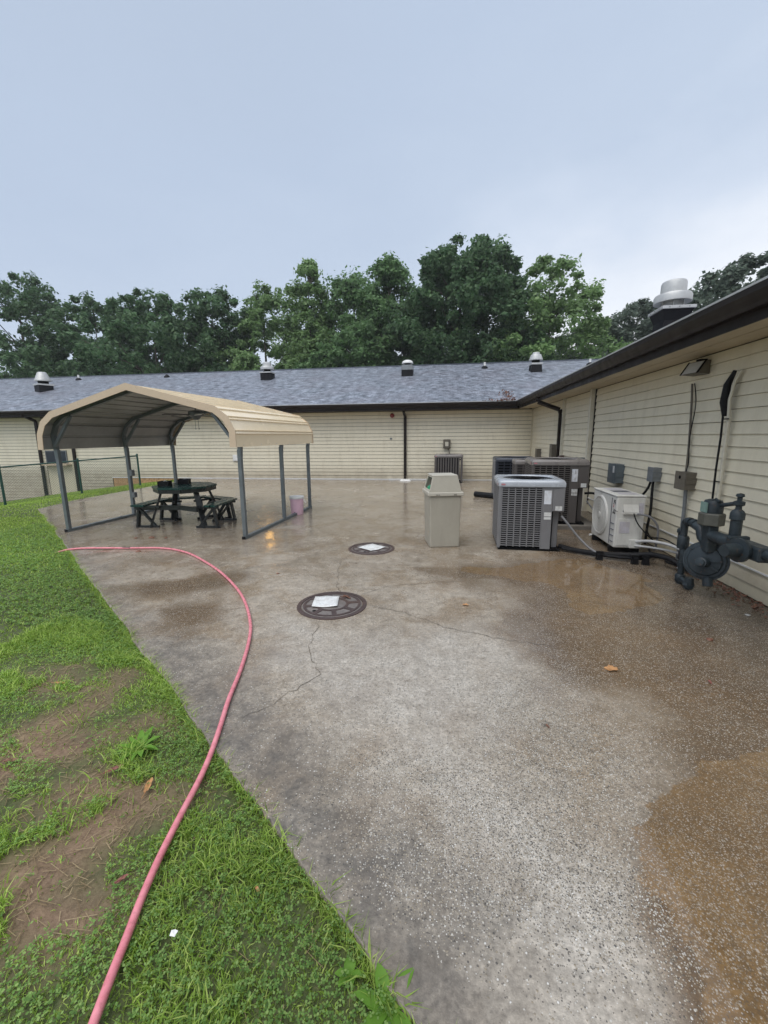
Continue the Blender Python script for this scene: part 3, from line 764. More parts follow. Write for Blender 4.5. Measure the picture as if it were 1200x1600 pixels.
def downspout(pts, par, w_=0.075, d_=0.055):
    mb = MB()
    for a, b in zip(pts[:-1], pts[1:]): mb.bar(a, b, w_, d_, upv=(0, 1, 0) if abs(a[1] - b[1]) < 0.02 else (1, 0, 0))
    return mb.build('downspout', MT['brown_metal'], bld, world=True)
downspout([(-1.5, EY + 0.03, 2.64), (-1.5, EY + 0.05, 2.52), (-1.49, BY - 0.07, 2.36), (-1.49, BY - 0.06, 0.14), (-1.49, BY - 0.20, 0.06)], bld, 0.10, 0.07)
downspout([(EX + 0.03, 11.95, 2.64), (EX + 0.05, 11.95, 2.52), (BX - 0.10, 11.86, 2.30), (BX - 0.065, 11.86, 2.2), (BX - 0.065, 11.86, 0.08)], bld, 0.10, 0.075)
downspout([(-17.3, EY + 0.03, 2.64), (-17.3, BY - 0.08, 2.40), (-17.35, BY - 0.06, -1.2)], bld, 0.11, 0.07)
downspout([(-15.68, BY - 0.06, 2.55), (-15.68, BY - 0.06, -1.0)], bld, 0.11, 0.07)

# wet leaves caught where the two gutters meet
rs = np.random.RandomState(3)
n = 110
P = np.stack([EX - 0.05 - np.abs(rs.normal(0, 0.45, n)), EY - 0.03 + rs.normal(0, 0.05, n), EZ + 0.01 + np.abs(rs.normal(0, 0.035, n))], 1)
P2 = np.stack([EX - 0.08 + rs.normal(0, .10, 90), EY + 0.75 + rs.normal(0, .30, 90), EZ + 0.02 + 0 * rs.rand(90)], 1)
P2[:, 2] = EZ + (P2[:, 1] - EY) * SL + 0.02 + np.abs(rs.normal(0, .02, 90)); P2[:, 0] -= 0.15
P = np.concatenate([P, P2]); n = len(P)
def scatter_quads(P, size, rs, flat=0.0):
    n = len(P)
    a = rs.normal(size=(n, 3)); a[:, 2] *= 1 - flat; a /= np.linalg.norm(a, axis=1)[:, None]
    b = rs.normal(size=(n, 3)); b[:, 2] *= 1 - flat
    b -= a * (a * b).sum(1)[:, None]; b /= np.linalg.norm(b, axis=1)[:, None]
    s = (size * (0.6 + 0.8 * rs.rand(n)))[:, None]
    V = np.stack([P - a * s, P - b * s * 0.55, P + a * s, P + b * s * 0.55], 1).reshape(-1, 3)
    return V, np.arange(4 * n).reshape(n, 4)
Vq, Fq = scatter_quads(P, 0.035, rs, 0.3)
o = bpy.data.objects.new('leaf_litter', mesh_np('leaf_litter', Vq, Fq, mat=MT['leaf_brown'])); COL.objects.link(o)
tag(o, 'rust coloured wet leaves clogging the gutter corner', 'leaves', kind='stuff')

# ------------------------------------------------------------------ roof vents
def roof_z(y): return EZ + (y - EY) * SL
def vent_cone(x, y, s, label):
    z = roof_z(y)
    t = thing('roof_vent', label, 'roof vent', (x, y, z), R(-24), 'vents on the long roof')
    MB().box(-.34 * s, .34 * s, -.34 * s, .34 * s, -.16, .26 * s).build('curb', MT['curb'], t)
    MB().box(-.38 * s, .38 * s, -.38 * s, .38 * s, .262 * s, .34 * s).build('curb_cap', MT['vent'], t)
    MB().lathe([(.25 * s, .341 * s), (.25 * s, .50 * s)], n=16).build('neck', MT['dark'], t, smooth=40)
    MB().lathe([(.40 * s, .50 * s), (.40 * s, .53 * s), (.36 * s, .62 * s), (.355 * s, .63 * s), (.30 * s, .78 * s), (.295 * s, .79 * s), (.22 * s, .97 * s), (.17 * s, 1.0 * s)], n=24).build('cap', MT['vent'], t, smooth=35)
def vent_drum(x, y, s, label):
    z = roof_z(y)
    t = thing('roof_vent', label, 'roof vent', (x, y, z), 0, 'vents on the long roof')
    MB().box(-.30 * s, .30 * s, -.30 * s, .30 * s, -.16, .30 * s).build('curb', MT['curb'], t)
    MB().box(-.33 * s, .33 * s, -.33 * s, .33 * s, .301 * s, .36 * s).build('curb_cap', MT['vent'], t)
    MB().lathe([(.30 * s, .361 * s), (.18 * s, .44 * s), (.18 * s, .55 * s)], n=18).build('neck', MT['dark'], t, smooth=40)
    MB().lathe([(.37 * s, .50 * s), (.38 * s, .60 * s), (.35 * s, .66 * s), (.25 * s, .67 * s), (.24 * s, .86 * s), (.19 * s, .90 * s)], n=24).build('cap', MT['vent'], t, smooth=35)
def vent_dome(x, y, s, label):
    z = roof_z(y)
    t = thing('roof_vent', label, 'roof vent', (x, y, z), 0, 'vents on the long roof')
    MB().box(-.28 * s, .28 * s, -.28 * s, .28 * s, -.16, .22 * s).build('curb', MT['curb'], t)
    MB().frustum((-.29 * s, .29 * s, -.29 * s, .29 * s), .221 * s, (-.26 * s, .26 * s, -.26 * s, .26 * s), .46 * s).build('housing', MT['box_gray'], t)
    MB().lathe([(.16 * s, .461 * s), (.16 * s, .54 * s)], n=16).build('neck', MT['dark'], t, smooth=40)
    MB().lathe([(.28 * s, .54 * s), (.29 * s, .57 * s), (.24 * s, .66 * s), (.13 * s, .71 * s), (.03 * s, .72 * s)], n=22).build('cap', MT['white'], t, smooth=50)
def vent_hat(x, y, s, label):
    z = roof_z(y)
    t = thing('roof_vent', label, 'roof vent', (x, y, z), R(6), 'vents on the long roof')
    MB().frustum((-.26 * s, .26 * s, -.26 * s, .26 * s), -.16, (-.22 * s, .22 * s, -.22 * s, .22 * s), .26 * s).build('curb', MT['curb'], t)
    MB().box(-.25 * s, .25 * s, -.25 * s, .25 * s, .262 * s, .34 * s).build('curb_cap', MT['vent'], t)
    MB().lathe([(.18 * s, .341 * s), (.18 * s, .50 * s)], n=16).build('neck', MT['dark'], t, smooth=40)
    MB().lathe([(.30 * s, .47 * s), (.30 * s, .53 * s), (.23 * s, .72 * s), (.17 * s, .73 * s), (.15 * s, .82 * s)], n=20).build('cap', MT['vent'], t, smooth=35)
vent_cone(-19.9, 18.75, 0.88, 'cone shaped pale metal roof vent above the chain link fence')
vent_drum(-8.62, 19.95, 0.86, 'stepped drum roof vent with a dark square curb behind the carport ridge')
vent_dome(-1.78, 19.9, 0.92, 'flat domed white roof vent above the brown downspout')
vent_hat(3.9, 19.95, 0.95, 'white hat shaped roof vent near the roof valley')
for (x, y, mt, lb) in ((-20.31, 21.3, 'white', 'small pipe stub near the ridge right of the cone vent'), (-14.92, 21.3, 'curb', 'low dark pipe stub near the ridge above the carport peak'),
                       (1.79, 21.0, 'white', 'small white pipe stub between the domed and the hat vents'), (6.5, 21.0, 'white', 'small pale pipe stub beside the side gutter at the roof end')):
    t = thing('vent_pipe', lb, 'vent pipe', (x, y, roof_z(y)), 0, 'plumbing stubs on the long roof')
    MB().lathe([(.16, -.06), (.15, .03), (.07, .10)], n=12).build('flashing', MT['curb'], t, smooth=40)
    MB().lathe([(.05, -.05), (.05, .26 if mt == 'white' else .13)], n=12).build('pipe', MT[mt], t, smooth=40)
# big exhaust fan on the near roof
vx, vy = 3.95, 8.55; vz = EZ + (vx - EX) * SL
t = thing('exhaust_fan', 'large silver mushroom exhaust fan on a black curb above the side gutter', 'exhaust fan', (vx, vy, vz), R(0))
t.scale = (.92, .92, .97)
MB().frustum((-.24, .24, -.24, .24), -.25, (-.21, .21, -.21, .21), .30).frustum((-.21, .21, -.21, .21), .30, (-.27, .27, -.27, .27), .47).build('curb', MT['curb'], t)
MB().box(-.295, .295, -.295, .295, .472, .525).build('curb_cap', MT['vent'], t, bevel=.006)
bolts = MB()
for k in (-.17, .0, .17):
    bolts.lathe([(.009, 0), (.007, .008)], o=(k, -.296, .50), axis=(0, -1, 0), n=8).lathe([(.009, 0), (.007, .008)], o=(-.296, k, .50), axis=(-1, 0, 0), n=8)
bolts.build('bolt', MT['box_gray'], t)
MB().lathe([(.24, .526), (.185, .57), (.165, .66)], n=28).build('inlet_cone', MT['vent'], t, smooth=40)
for k in range(6):
    a = k * math.pi / 3 + .2
    MB().box(.20 * math.cos(a) - .007, .20 * math.cos(a) + .007, .20 * math.sin(a) - .007, .20 * math.sin(a) + .007, .526, .68).build('support', MT['vent'], t)
MB().lathe([(.22, .66), (.30, .625), (.315, .63), (.318, .73), (.30, .765), (.235, .785), (.215, .79), (.212, .95), (.20, .985), (.17, 1.0), (.03, 1.01)], n=36).build('hood', MT['vent'], t, smooth=30)

# ------------------------------------------------------------------ carport
cp = thing('carport', 'open tan metal carport with grey square posts over a picnic table', 'carport', (-4.97, 6.28, 0), R(-2.5))
path = [(-1.82, 1.47), (-1.80, 1.72), (-1.70, 1.92), (-1.50, 2.07), (0.0, 2.48), (1.50, 2.10), (1.70, 1.95), (1.80, 1.74), (1.80, 1.50)]
YA, YB = -0.20, 3.12
def offset(P, d):
    """offset a polyline to its right-hand side (inwards under the arch)"""
    res = []
    for i, p in enumerate(P):
        a = Vector(P[max(i - 1, 0)]); b = Vector(P[min(i + 1, len(P) - 1)]); q = Vector(p)
        d1 = (q - a).normalized() if i > 0 else (b - q).normalized()
        d2 = (b - q).normalized() if i < len(P) - 1 else d1
        n1 = Vector((d1.y, -d1.x)); n2 = Vector((d2.y, -d2.x)); nn = (n1 + n2).normalized()
        k = d / max(0.5, nn.dot(n1))
        res.append((q.x + nn.x * k, q.y + nn.y * k))
    return res
# arc-length samples with raised ribs
seglen = [math.dist(a, b) for a, b in zip(path[:-1], path[1:])]
TOT = sum(seglen)
def at_s(s_):
    for (a, b, l) in zip(path[:-1], path[1:], seglen):
        if s_ <= l + 1e-9: return Vector(a).lerp(Vector(b), s_ / l), (Vector(b) - Vector(a)).normalized()
        s_ -= l
    return Vector(path[-1]), (Vector(path[-1]) - Vector(path[-2])).normalized()
nodes = [0]
for l in seglen: nodes.append(nodes[-1] + l)
NP = 6; RIB = TOT / 20.0
for p in range(NP):
    s0, s1 = TOT * p / NP, TOT * (p + 1) / NP
    ss = {round(s0, 4): 0.0, round(s1, 4): 0.0}
    for q in nodes:
        if s0 < q < s1: ss[round(q, 4)] = 0.0
    k = math.ceil((s0 + 0.01) / RIB)
    while k * RIB < s1 - 0.04:
        c = k * RIB
        for dd, hh in ((-.030, 0), (-.020, .022), (.020, .022), (.030, 0)):
            if s0 < c + dd < s1: ss[round(c + dd, 4)] = hh
        k += 1
    keys = sorted(ss); O = []; In = []
    lift = 0.002 * (p % 2)
    for q in keys:
        pt, d = at_s(q); nn = Vector((-d.y, d.x))
        O.append(pt + nn * (ss[q] + 0.004 + lift)); In.append(pt + nn * (ss[q] + lift))
    mb = MB(); c = len(keys)
    vsl = [(q.x, YA, q.y) for q in O] + [(q.x, YB, q.y) for q in O] + [(q.x, YA, q.y) for q in In] + [(q.x, YB, q.y) for q in In]
    mb.m = 0; mb.add(vsl, [(i, i + 1, c + i + 1, c + i) for i in range(c - 1)] + [(i, i + 1, 2 * c + i + 1, 2 * c + i) for i in range(c - 1)] +
                     [(c + i, c + i + 1, 3 * c + i + 1, 3 * c + i) for i in range(c - 1)] + [(0, c, 3 * c, 2 * c), (c - 1, 2 * c - 1, 4 * c - 1, 3 * c - 1)])
    mb.m = 1; b = len(mb.f)
    for i in range(c - 1): mb.f.append((2 * c + i, 2 * c + i + 1, 3 * c + i + 1, 3 * c + i)); mb.mi.append(1)
    mb.build('roof_panel', [MT['tan_metal'], MT['galv_sheet']], cp)
def band(name, y0, y1, dep, mat, out=0.024):
    A = offset(path, -out); B = offset(path, dep); c = len(A)
    mb = MB()
    vsl = [(x, y0, z) for x, z in A] + [(x, y0, z) for x, z in B] + [(x, y1, z) for x, z in A] + [(x, y1, z) for x, z in B]
    fs = []
    for i in range(c - 1):
        fs += [(i, i + 1, c + i + 1, c + i), (2 * c + i, 2 * c + i + 1, 3 * c + i + 1, 3 * c + i), (i, i + 1, 2 * c + i + 1, 2 * c + i), (c + i, c + i + 1, 3 * c + i + 1, 3 * c + i)]
    fs += [(0, c, 3 * c, 2 * c), (c - 1, 2 * c - 1, 4 * c - 1, 3 * c - 1)]
    mb.add(vsl, fs)
    return mb.build(name, mat, cp)
band('edge_trim', YA - 0.014, YA - 0.002, 0.082, MT['tan_trim'])
band('edge_trim', YB + 0.002, YB + 0.014, 0.072, MT['tan_trim'])
inner = offset(path, 0.034)
for y in (0.03, 1.56, 2.98):
    A = [(-1.74, 1.30)] + inner[1:-1] + [(1.735, 1.30)]
    mb = MB()
    for a, b in zip(A[:-1], A[1:]): mb.bar((a[0], y, a[1]), (b[0], y, b[1]), 0.060, 0.060, upv=(0, 1, 0))
    mb.build('bow', MT['galv'], cp)
    for s in (-1, 1):
        MB().box(s * 1.735 - .032, s * 1.735 + .032, y - .032, y + .032, 0.052, 1.46).build('post', MT['galv'], cp, bevel=.006)
        mb = MB(); mb.bar((s * 1.725, y - .036, 1.52), (s * 1.33, y - .036, 2.03), 0.045, 0.045, upv=(0, 1, 0)); mb.build('brace', MT['galv'], cp)
for s in (-1, 1):
    MB().box(s * 1.735 - .034, s * 1.735 + .034, -.03, 3.04, -0.006, .050).build('base_rail', MT['galv'], cp, bevel=.006)
    MB().box(s * 1.735 - .031, s * 1.735 + .031, -.036, -.0305, .0, .05).build('end_cap', MT['black'], cp)
    for y in (.6, 1.2, 2.0, 2.6):
        MB().lathe([(.010, 0), (.010, .012)], o=(s * 1.735, y, .051), n=8).build('anchor_bolt', MT['box_gray'], cp)
for s in (-1, 1):
    mb = MB()
    for k in range(6): mb.lathe([(.008, 0), (.004, .006)], o=(s * 1.816, .03 + k * .59, 1.53), axis=(s, 0, 0), n=8)
    mb.build('screws', MT['vent'], cp)

# ceiling fan under the carport ridge
cf = thing('ceiling_fan', 'grey ceiling fan with dark left and pale right blades hanging under the carport ridge', 'ceiling fan', (-4.93, 7.82, 2.385), R(20))
MB().lathe([(.075, -.02), (.08, -.05), (.05, -.09)], n=16).build('canopy', MT['box_gray'], cf, smooth=40)
MB().lathe([(.014, -.09), (.014, -.20)], n=10).build('rod', MT['box_gray'], cf, smooth=40)
MB().lathe([(.05, -.20), (.13, -.215), (.145, -.25), (.14, -.30), (.09, -.33), (.06, -.37), (.03, -.385)], n=24).build('motor', MT['box_gray'], cf, smooth=40)
for k in range(5):
    a = k * 2 * math.pi / 5; c, s = math.cos(a), math.sin(a)
    mb = MB()
    for (r0, r1, w0, w1, zz) in ((.14, .20, .02, .05, -.300), (.20, .62, .055, .068, -.306)):
        q = [(r0, -w0), (r1, -w1), (r1, w1), (r0, w0)]
        vsl = [(x * c - y * s, x * s + y * c, zz + .10 * y) for x, y in q] + [(x * c - y * s, x * s + y * c, zz + .10 * y + .014) for x, y in q]
        mb.add(vsl, [(0, 3, 2, 1), (4, 5, 6, 7), (0, 1, 5, 4), (1, 2, 6, 5), (2, 3, 7, 6), (3, 0, 4, 7)])
    mb.build('blade', MT['table_black'] if k in (1, 2, 3) else MT['vent'], cf)  # fall of light put into the colour: left blades dark, right ones pale
for dx in (-.03, .03):
    MB().tube([(dx, .02, -.375), (dx, .02, -.55)], .003, 5).lathe([(.008, -.57), (.008, -.55)], o=(dx, .02, 0), n=6).build('pull_chain', MT['box_gray'], cf)
# small outlet boxes on the left middle post
for (z0, h_, lb) in ((0.86, .13, 'small dark outlet box high on the left middle carport post'), (0.40, .11, 'small grey outlet box low on the left middle carport post')):
    px, py = -4.97 - 1.735 * math.cos(R(2.5)) + 1.56 * math.sin(R(2.5)), 6.28 + 1.735 * math.sin(R(2.5)) + 1.56 * math.cos(R(2.5))
    t = thing('outlet_box', lb, 'outlet box', (px + 0.034, py, z0), R(-2.5), 'outlet boxes on the carport post')
    MB().box(0, .055, -.04, .04, 0, h_).build('box', MT['box_gray'], t, bevel=.004)
    MB().box(.0555, .064, -.034, .034, .01, h_ - .01).build('cover', MT['box_gray'], t, bevel=.003)

# ------------------------------------------------------------------ picnic table
pt = thing('picnic_table', 'dark green octagonal picnic table with attached benches under the carport', 'picnic table', (-4.93, 7.25, 0), R(4))
pt.scale = (.90, .90, 1.0)
def ring(r, n=8, ph=math.pi / 8): return [(r * math.cos(ph + 2 * math.pi * k / n), r * math.sin(ph + 2 * math.pi * k / n)) for k in range(n)]
# top made of planks clipped to the octagon
def clip_strip(poly, y0, y1):
    def half(P, f):
        res = []
        for i in range(len(P)):
            a, b = P[i], P[(i + 1) % len(P)]; fa, fb = f(a), f(b)
            if fa >= 0: res.append(a)
            if fa * fb < 0:
                t_ = fa / (fa - fb); res.append((a[0] + (b[0] - a[0]) * t_, a[1] + (b[1] - a[1]) * t_))
        return res
    return half(half(poly, lambda p: p[1] - y0), lambda p: y1 - p[1])
octo = ring(0.635)
for k in range(8):
    y0 = -0.59 + k * 0.1475
    c = clip_strip(octo, y0 + .004, y0 + .1435)
    if len(c) > 2: MB().prism(c, 'z', 0.725, 0.762).build('top_plank', MT['table_green'], pt, bevel=.004)
rim = MB(); o2 = ring(.60)
for a, b in zip(o2, o2[1:] + o2[:1]): rim.bar((a[0], a[1], .69), (b[0], b[1], .69), .035, .066)
rim.build('rim', MT['table_black'], pt)
MB().bar((-.56, 0, .70), (.56, 0, .70), .06, .05).bar((0, -.56, .699), (0, .56, .699), .06, .05).build('cleat', MT['table_black'], pt)
angs = [180, 0, 62, 118]
for a in angs:
    c, s = math.cos(R(a)), math.sin(R(a))
    for j in range(2):
        r_ = .70 + j * .135
        hl = .50 if a in (0, 180) else .37
        P = [(r_ - .062, -hl), (r_ + .062, -hl - .03), (r_ + .062, hl + .03), (r_ - .062, hl)]
        MB().prism([(x * c - y * s, x * s + y * c) for x, y in P], 'z', .405, .440).build('bench_plank', MT['table_green'], pt, bevel=.004)
    # bench end frames: slanted leg, brace and foot
    for e in (-1, 1):
        yy = e * (hl - .10)
        f = lambda r_, z_: (r_ * c - yy * s, r_ * s + yy * c, z_)
        MB().bar(f(.86, .02), f(.80, .372), .040, .085, upv=(-s, c, 0)).build('bench_leg', MT['table_black'], pt)
        MB().bar(f(.35, .384), f(.90, .384), .038, .040).build('bench_beam', MT['table_black'], pt)
        MB().bar(f(.48, .03), f(.78, .36), .036, .06, upv=(-s, c, 0)).build('brace', MT['table_black'], pt)
        MB().bar(f(.40, .02), f(.90, .02), .04, .04).build('foot', MT['table_black'], pt)
# long splayed table legs
for a in (215, 325, 35, 145):
    c, s = math.cos(R(a)), math.sin(R(a))
    MB().bar((.72 * c, .72 * s, .0), (.44 * c, .44 * s, .705), .042, .10, upv=(-s, c, 0)).build('leg', MT['table_black'], pt)
# beams joining the benches round the open front side
fr = [(-.86, -.40), (-.40, -.34), (.05, -.34), (.55, -.58)]
mb = MB()
for a, b in zip(fr[:-1], fr[1:]): mb.bar((*a, .37), (*b, .37), .04, .085)
mb.build('frame_beam', MT['table_black'], pt)
def tray(x, y, lb, rz):
    t = thing('tray', lb, 'tray', (x, y, .7625), rz, 'black trays on the picnic table')
    MB().box(-.10, .10, -.075, .075, 0, .012).build('bottom', MT['black'], t)
    MB().box(-.10, .10, -.075, -.063, .012, .095).box(-.10, .10, .063, .075, .012, .095).box(-.10, -.088, -.063, .063, .012, .095).box(.088, .10, -.063, .063, .012, .095).build('side', MT['black'], t)
    MB().tube([(-.06, -.02, .06), (0, .02, .10), (.05, 0, .085)], .008, 6).tube([(-.03, .03, .06), (.03, -.03, .11)], .007, 6).build('contents', MT['pvc'], t)
tray(-5.18, 7.02, 'black open box on the left of the picnic table top', R(10))
tray(-5.05, 7.42, 'black open box at the far side of the picnic table top', R(14))

# ------------------------------------------------------------------ pink bucket
bk = thing('bucket', 'pink plastic bucket with white lid beside the right carport post', 'bucket', (-3.15, 8.45, 0))
MB().lathe([(.125, 0), (.128, .01), (.145, .33), (.152, .335), (.152, .36), (.147, .37)], n=24).build('body', MT['pink_bucket'], bk, smooth=35)
MB().lathe([(.157, .345), (.158, .385), (.148, .392), (.14, .384), (.05, .384)], n=24).build('lid', MT['white'], bk, smooth=35)
hp = [(.152 * math.cos(a), .152 * math.sin(a) * 0 - .0, 0) for a in (0,)]
MB().tube([(.155, -.02, .33), (.185, -.03, .27), (.19, .0, .24), (.185, .03, .27), (.155, .03, .33)], .005, 6).build('handle', MT['white'], bk)
MB().lathe([(.012, 0), (.014, .004)], o=(-.01, -.131, .05), axis=(0, -1, 0), n=10).build('spot', MT['black'], bk)

# ------------------------------------------------------------------ litter bin
bn = thing('litter_bin', 'square beige litter bin with a hooded lid and green bag', 'bin', (-0.03, 6.28, 0), R(13))
MB().frustum((-.222, .222, -.222, .222), 0, (-.235, .235, -.235, .235), .775).build('body', MT['bin'], bn, bevel=.016)
lid = MB().box(-.262, .262, -.262, .262, .778, .835).build('rim', MT['bin_light'], bn, bevel=.010)
mb = MB()
b0, b1 = .235, .185                     # hood: four sloping sides, the left one open
mb.add([(-b0, -b0, .836), (b0, -b0, .836), (b0, b0, .836), (-b0, b0, .836), (-b1 * .95, -b1, 1.07), (b1, -b1, 1.07), (b1, b1, 1.07), (-b1 * .95, b1, 1.07)],
       [(0, 1, 5, 4), (1, 2, 6, 5), (2, 3, 7, 6), (4, 5, 6, 7)])
hood = mb.build('hood', MT['bin'], bn)
so_ = hood.modifiers.new('thick', 'SOLIDIFY'); so_.thickness = .012; so_.offset = -1
bv = hood.modifiers.new('bevel', 'BEVEL'); bv.width = .012; bv.segments = 2; bv.limit_method = 'ANGLE'; bv.angle_limit = R(40)
MB().frustum((-.20, .19, -.192, .192), 1.0705, (-.185, .175, -.178, .178), 1.082).build('top', MT['bin_light'], bn, bevel=.008)
# frame of the open mouth
mb = MB()
P = [(-b0 + .004, -b0 + .02, .85), (-b0 + .004, b0 - .02, .85), (-b1 * .97, b1 - .012, 1.055), (-b1 * .97, -b1 + .012, 1.055)]
for a, b in zip(P, P[1:] + P[:1]): mb.bar(a, b, .03, .014, upv=(-1, 0, .3))
mb.build('mouth_frame', MT['bin_light'], bn)
MB().add([(-.10, -.2, .838), (-.10, .2, .838), (-.06, .17, 1.05), (-.06, -.17, 1.05)], [(0, 1, 2, 3)]).build('mouth_shade', MT['dark'], bn)  # dark sheet painting in the shade inside the open mouth
mb = MB(); rs2 = random.Random(2)
for k in range(7):
    x, y, z = -.165 + rs2.uniform(-.02, .04), -.10 + k * .033 + rs2.uniform(-.02, .02), .855 + rs2.uniform(-.015, .02)
    mb.lathe([(.005, -.05), (.04, -.035), (.055, 0), (.035, .04), (.006, .052)], o=(x, y, z), axis=(rs2.uniform(-.5, .5), rs2.uniform(-.5, .5), 1), n=9)
mb.build('bag', MT['bag'], bn)
mb = MB()
for x in (-.14, -.105, -.125, .12, .15, .135):
    mb.box(x - .004, x + .004, -.2655, -.2625, .79, .806)
mb.build('rivets', MT['dark'], bn)

# ------------------------------------------------------------------ air conditioners
def fan_top(t, cx, cy, r, z, par):
    mb = MB()
    for q in np.linspace(.16, 1.0, 13): 
        rr = r * q; n = 28
        mb.tube([(cx + rr * math.cos(2 * math.pi * k / n), cy + rr * math.sin(2 * math.pi * k / n), z + .012 + .022 * (1 - q)) for k in range(n + 1)], .0028, 4, caps=False)
    for k in range(12):
        a = 2 * math.pi * k / 12
        mb.tube([(cx + r * .16 * math.cos(a), cy + r * .16 * math.sin(a), z + .028), (cx + r * math.cos(a), cy + r * math.sin(a), z + .010)], .0035, 4)
    tag(mb.build('fan_guard', MT['dark'], t), kind='stuff')
    MB().lathe([(r * .17, z + .01), (r * .15, z + .035)], o=(cx, cy, 0), n=18).build('hub', MT['black'], t, smooth=40)
    mb = MB()
    for k in range(3):
        a = 2 * math.pi * k / 3 + .4
        c, s = math.cos(a), math.sin(a)
        P = [(r * .15, -.05, -.09), (r * .85, -.16, -.13), (r * .90, .12, -.06), (r * .15, .06, -.05)]
        mb.add([(cx + x * c - y * s, cy + x * s + y * c, z + q) for x, y, q in P] + [(cx + x * c - y * s, cy + x * s + y * c, z + q + .006) for x, y, q in P],
               [(0, 3, 2, 1), (4, 5, 6, 7), (0, 1, 5, 4), (1, 2, 6, 5), (2, 3, 7, 6), (3, 0, 4, 7)])
    mb.build('fan_blade', MT['black'], t)

def cover_with_hole(t, w, d, z0, z1, r, mat):
    """pressed top cover with a round fan opening"""
    n = 48; mb = MB()
    outer = []; 
    for k in range(n):
        a = 2 * math.pi * k / n; c, s = math.cos(a), math.sin(a)
        q = min((w / 2) / max(abs(c), 1e-6), (d / 2) / max(abs(s), 1e-6))
        # rounded corners
        x, y = c * q, s * q; cr_ = .05
        dx, dy = abs(x) - (w / 2 - cr_), abs(y) - (d / 2 - cr_)
        if dx > 0 and dy > 0:
            l = math.hypot(dx, dy)
            if l > cr_: x = math.copysign(w / 2 - cr_ + dx * cr_ / l, x); y = math.copysign(d / 2 - cr_ + dy * cr_ / l, y)
        outer.append((x, y))
    rings = []
    for (k_, zz) in ((1.0, z0), (1.0, z0 + (z1 - z0) * .55), (.975, z0 + (z1 - z0) * .82), (.93, z1)):
        rings.append([(x * k_, y * k_, zz) for x, y in outer])
    for (rr, zz) in ((r * 1.06, z1 + .004), (r, z1 - .012), (r * .985, z1 - .06)):
        rings.append([(rr * math.cos(2 * math.pi * k / n), rr * math.sin(2 * math.pi * k / n), zz) for k in range(n)])
    vsl = [p for q in rings for p in q]; fs = []
    for i in range(len(rings) - 1):
        for j in range(n): fs.append((i * n + j, i * n + (j + 1) % n, (i + 1) * n + (j + 1) % n, (i + 1) * n + j))
    return mb.add(vsl, fs).build('top_cover', mat, t, smooth=50)

def louvre_face(t, axis, off, a0, a1, z0, z1, rows, cols, mat, sgn, depth=.014, fill=.40):
    """grid of horizontal louvres with vertical ribs on one side; axis 'x' = face normal along x"""
    mb = MB(); dz = (z1 - z0) / rows
    o0, o1 = (off, off + sgn * depth)
    lo, hi = min(o0, o1), max(o0, o1)
    def bx(u0, u1, q0, q1, l, h_):
        if axis == 'y': mb.box(u0, u1, l, h_, q0, q1)
        else: mb.box(l, h_, u0, u1, q0, q1)
    for k in range(rows):
        zc = z0 + (k + .5) * dz
        bx(a0, a1, zc - dz * fill / 2, zc + dz * fill / 2, lo, hi)
    for k in range(cols + 1):
        u = a0 + (a1 - a0) * k / cols
        bx(u - .008, u + .008, z0, z1, lo - .002, hi + .002)
    return tag(mb.build('louvre_panel', mat, t), kind='stuff')

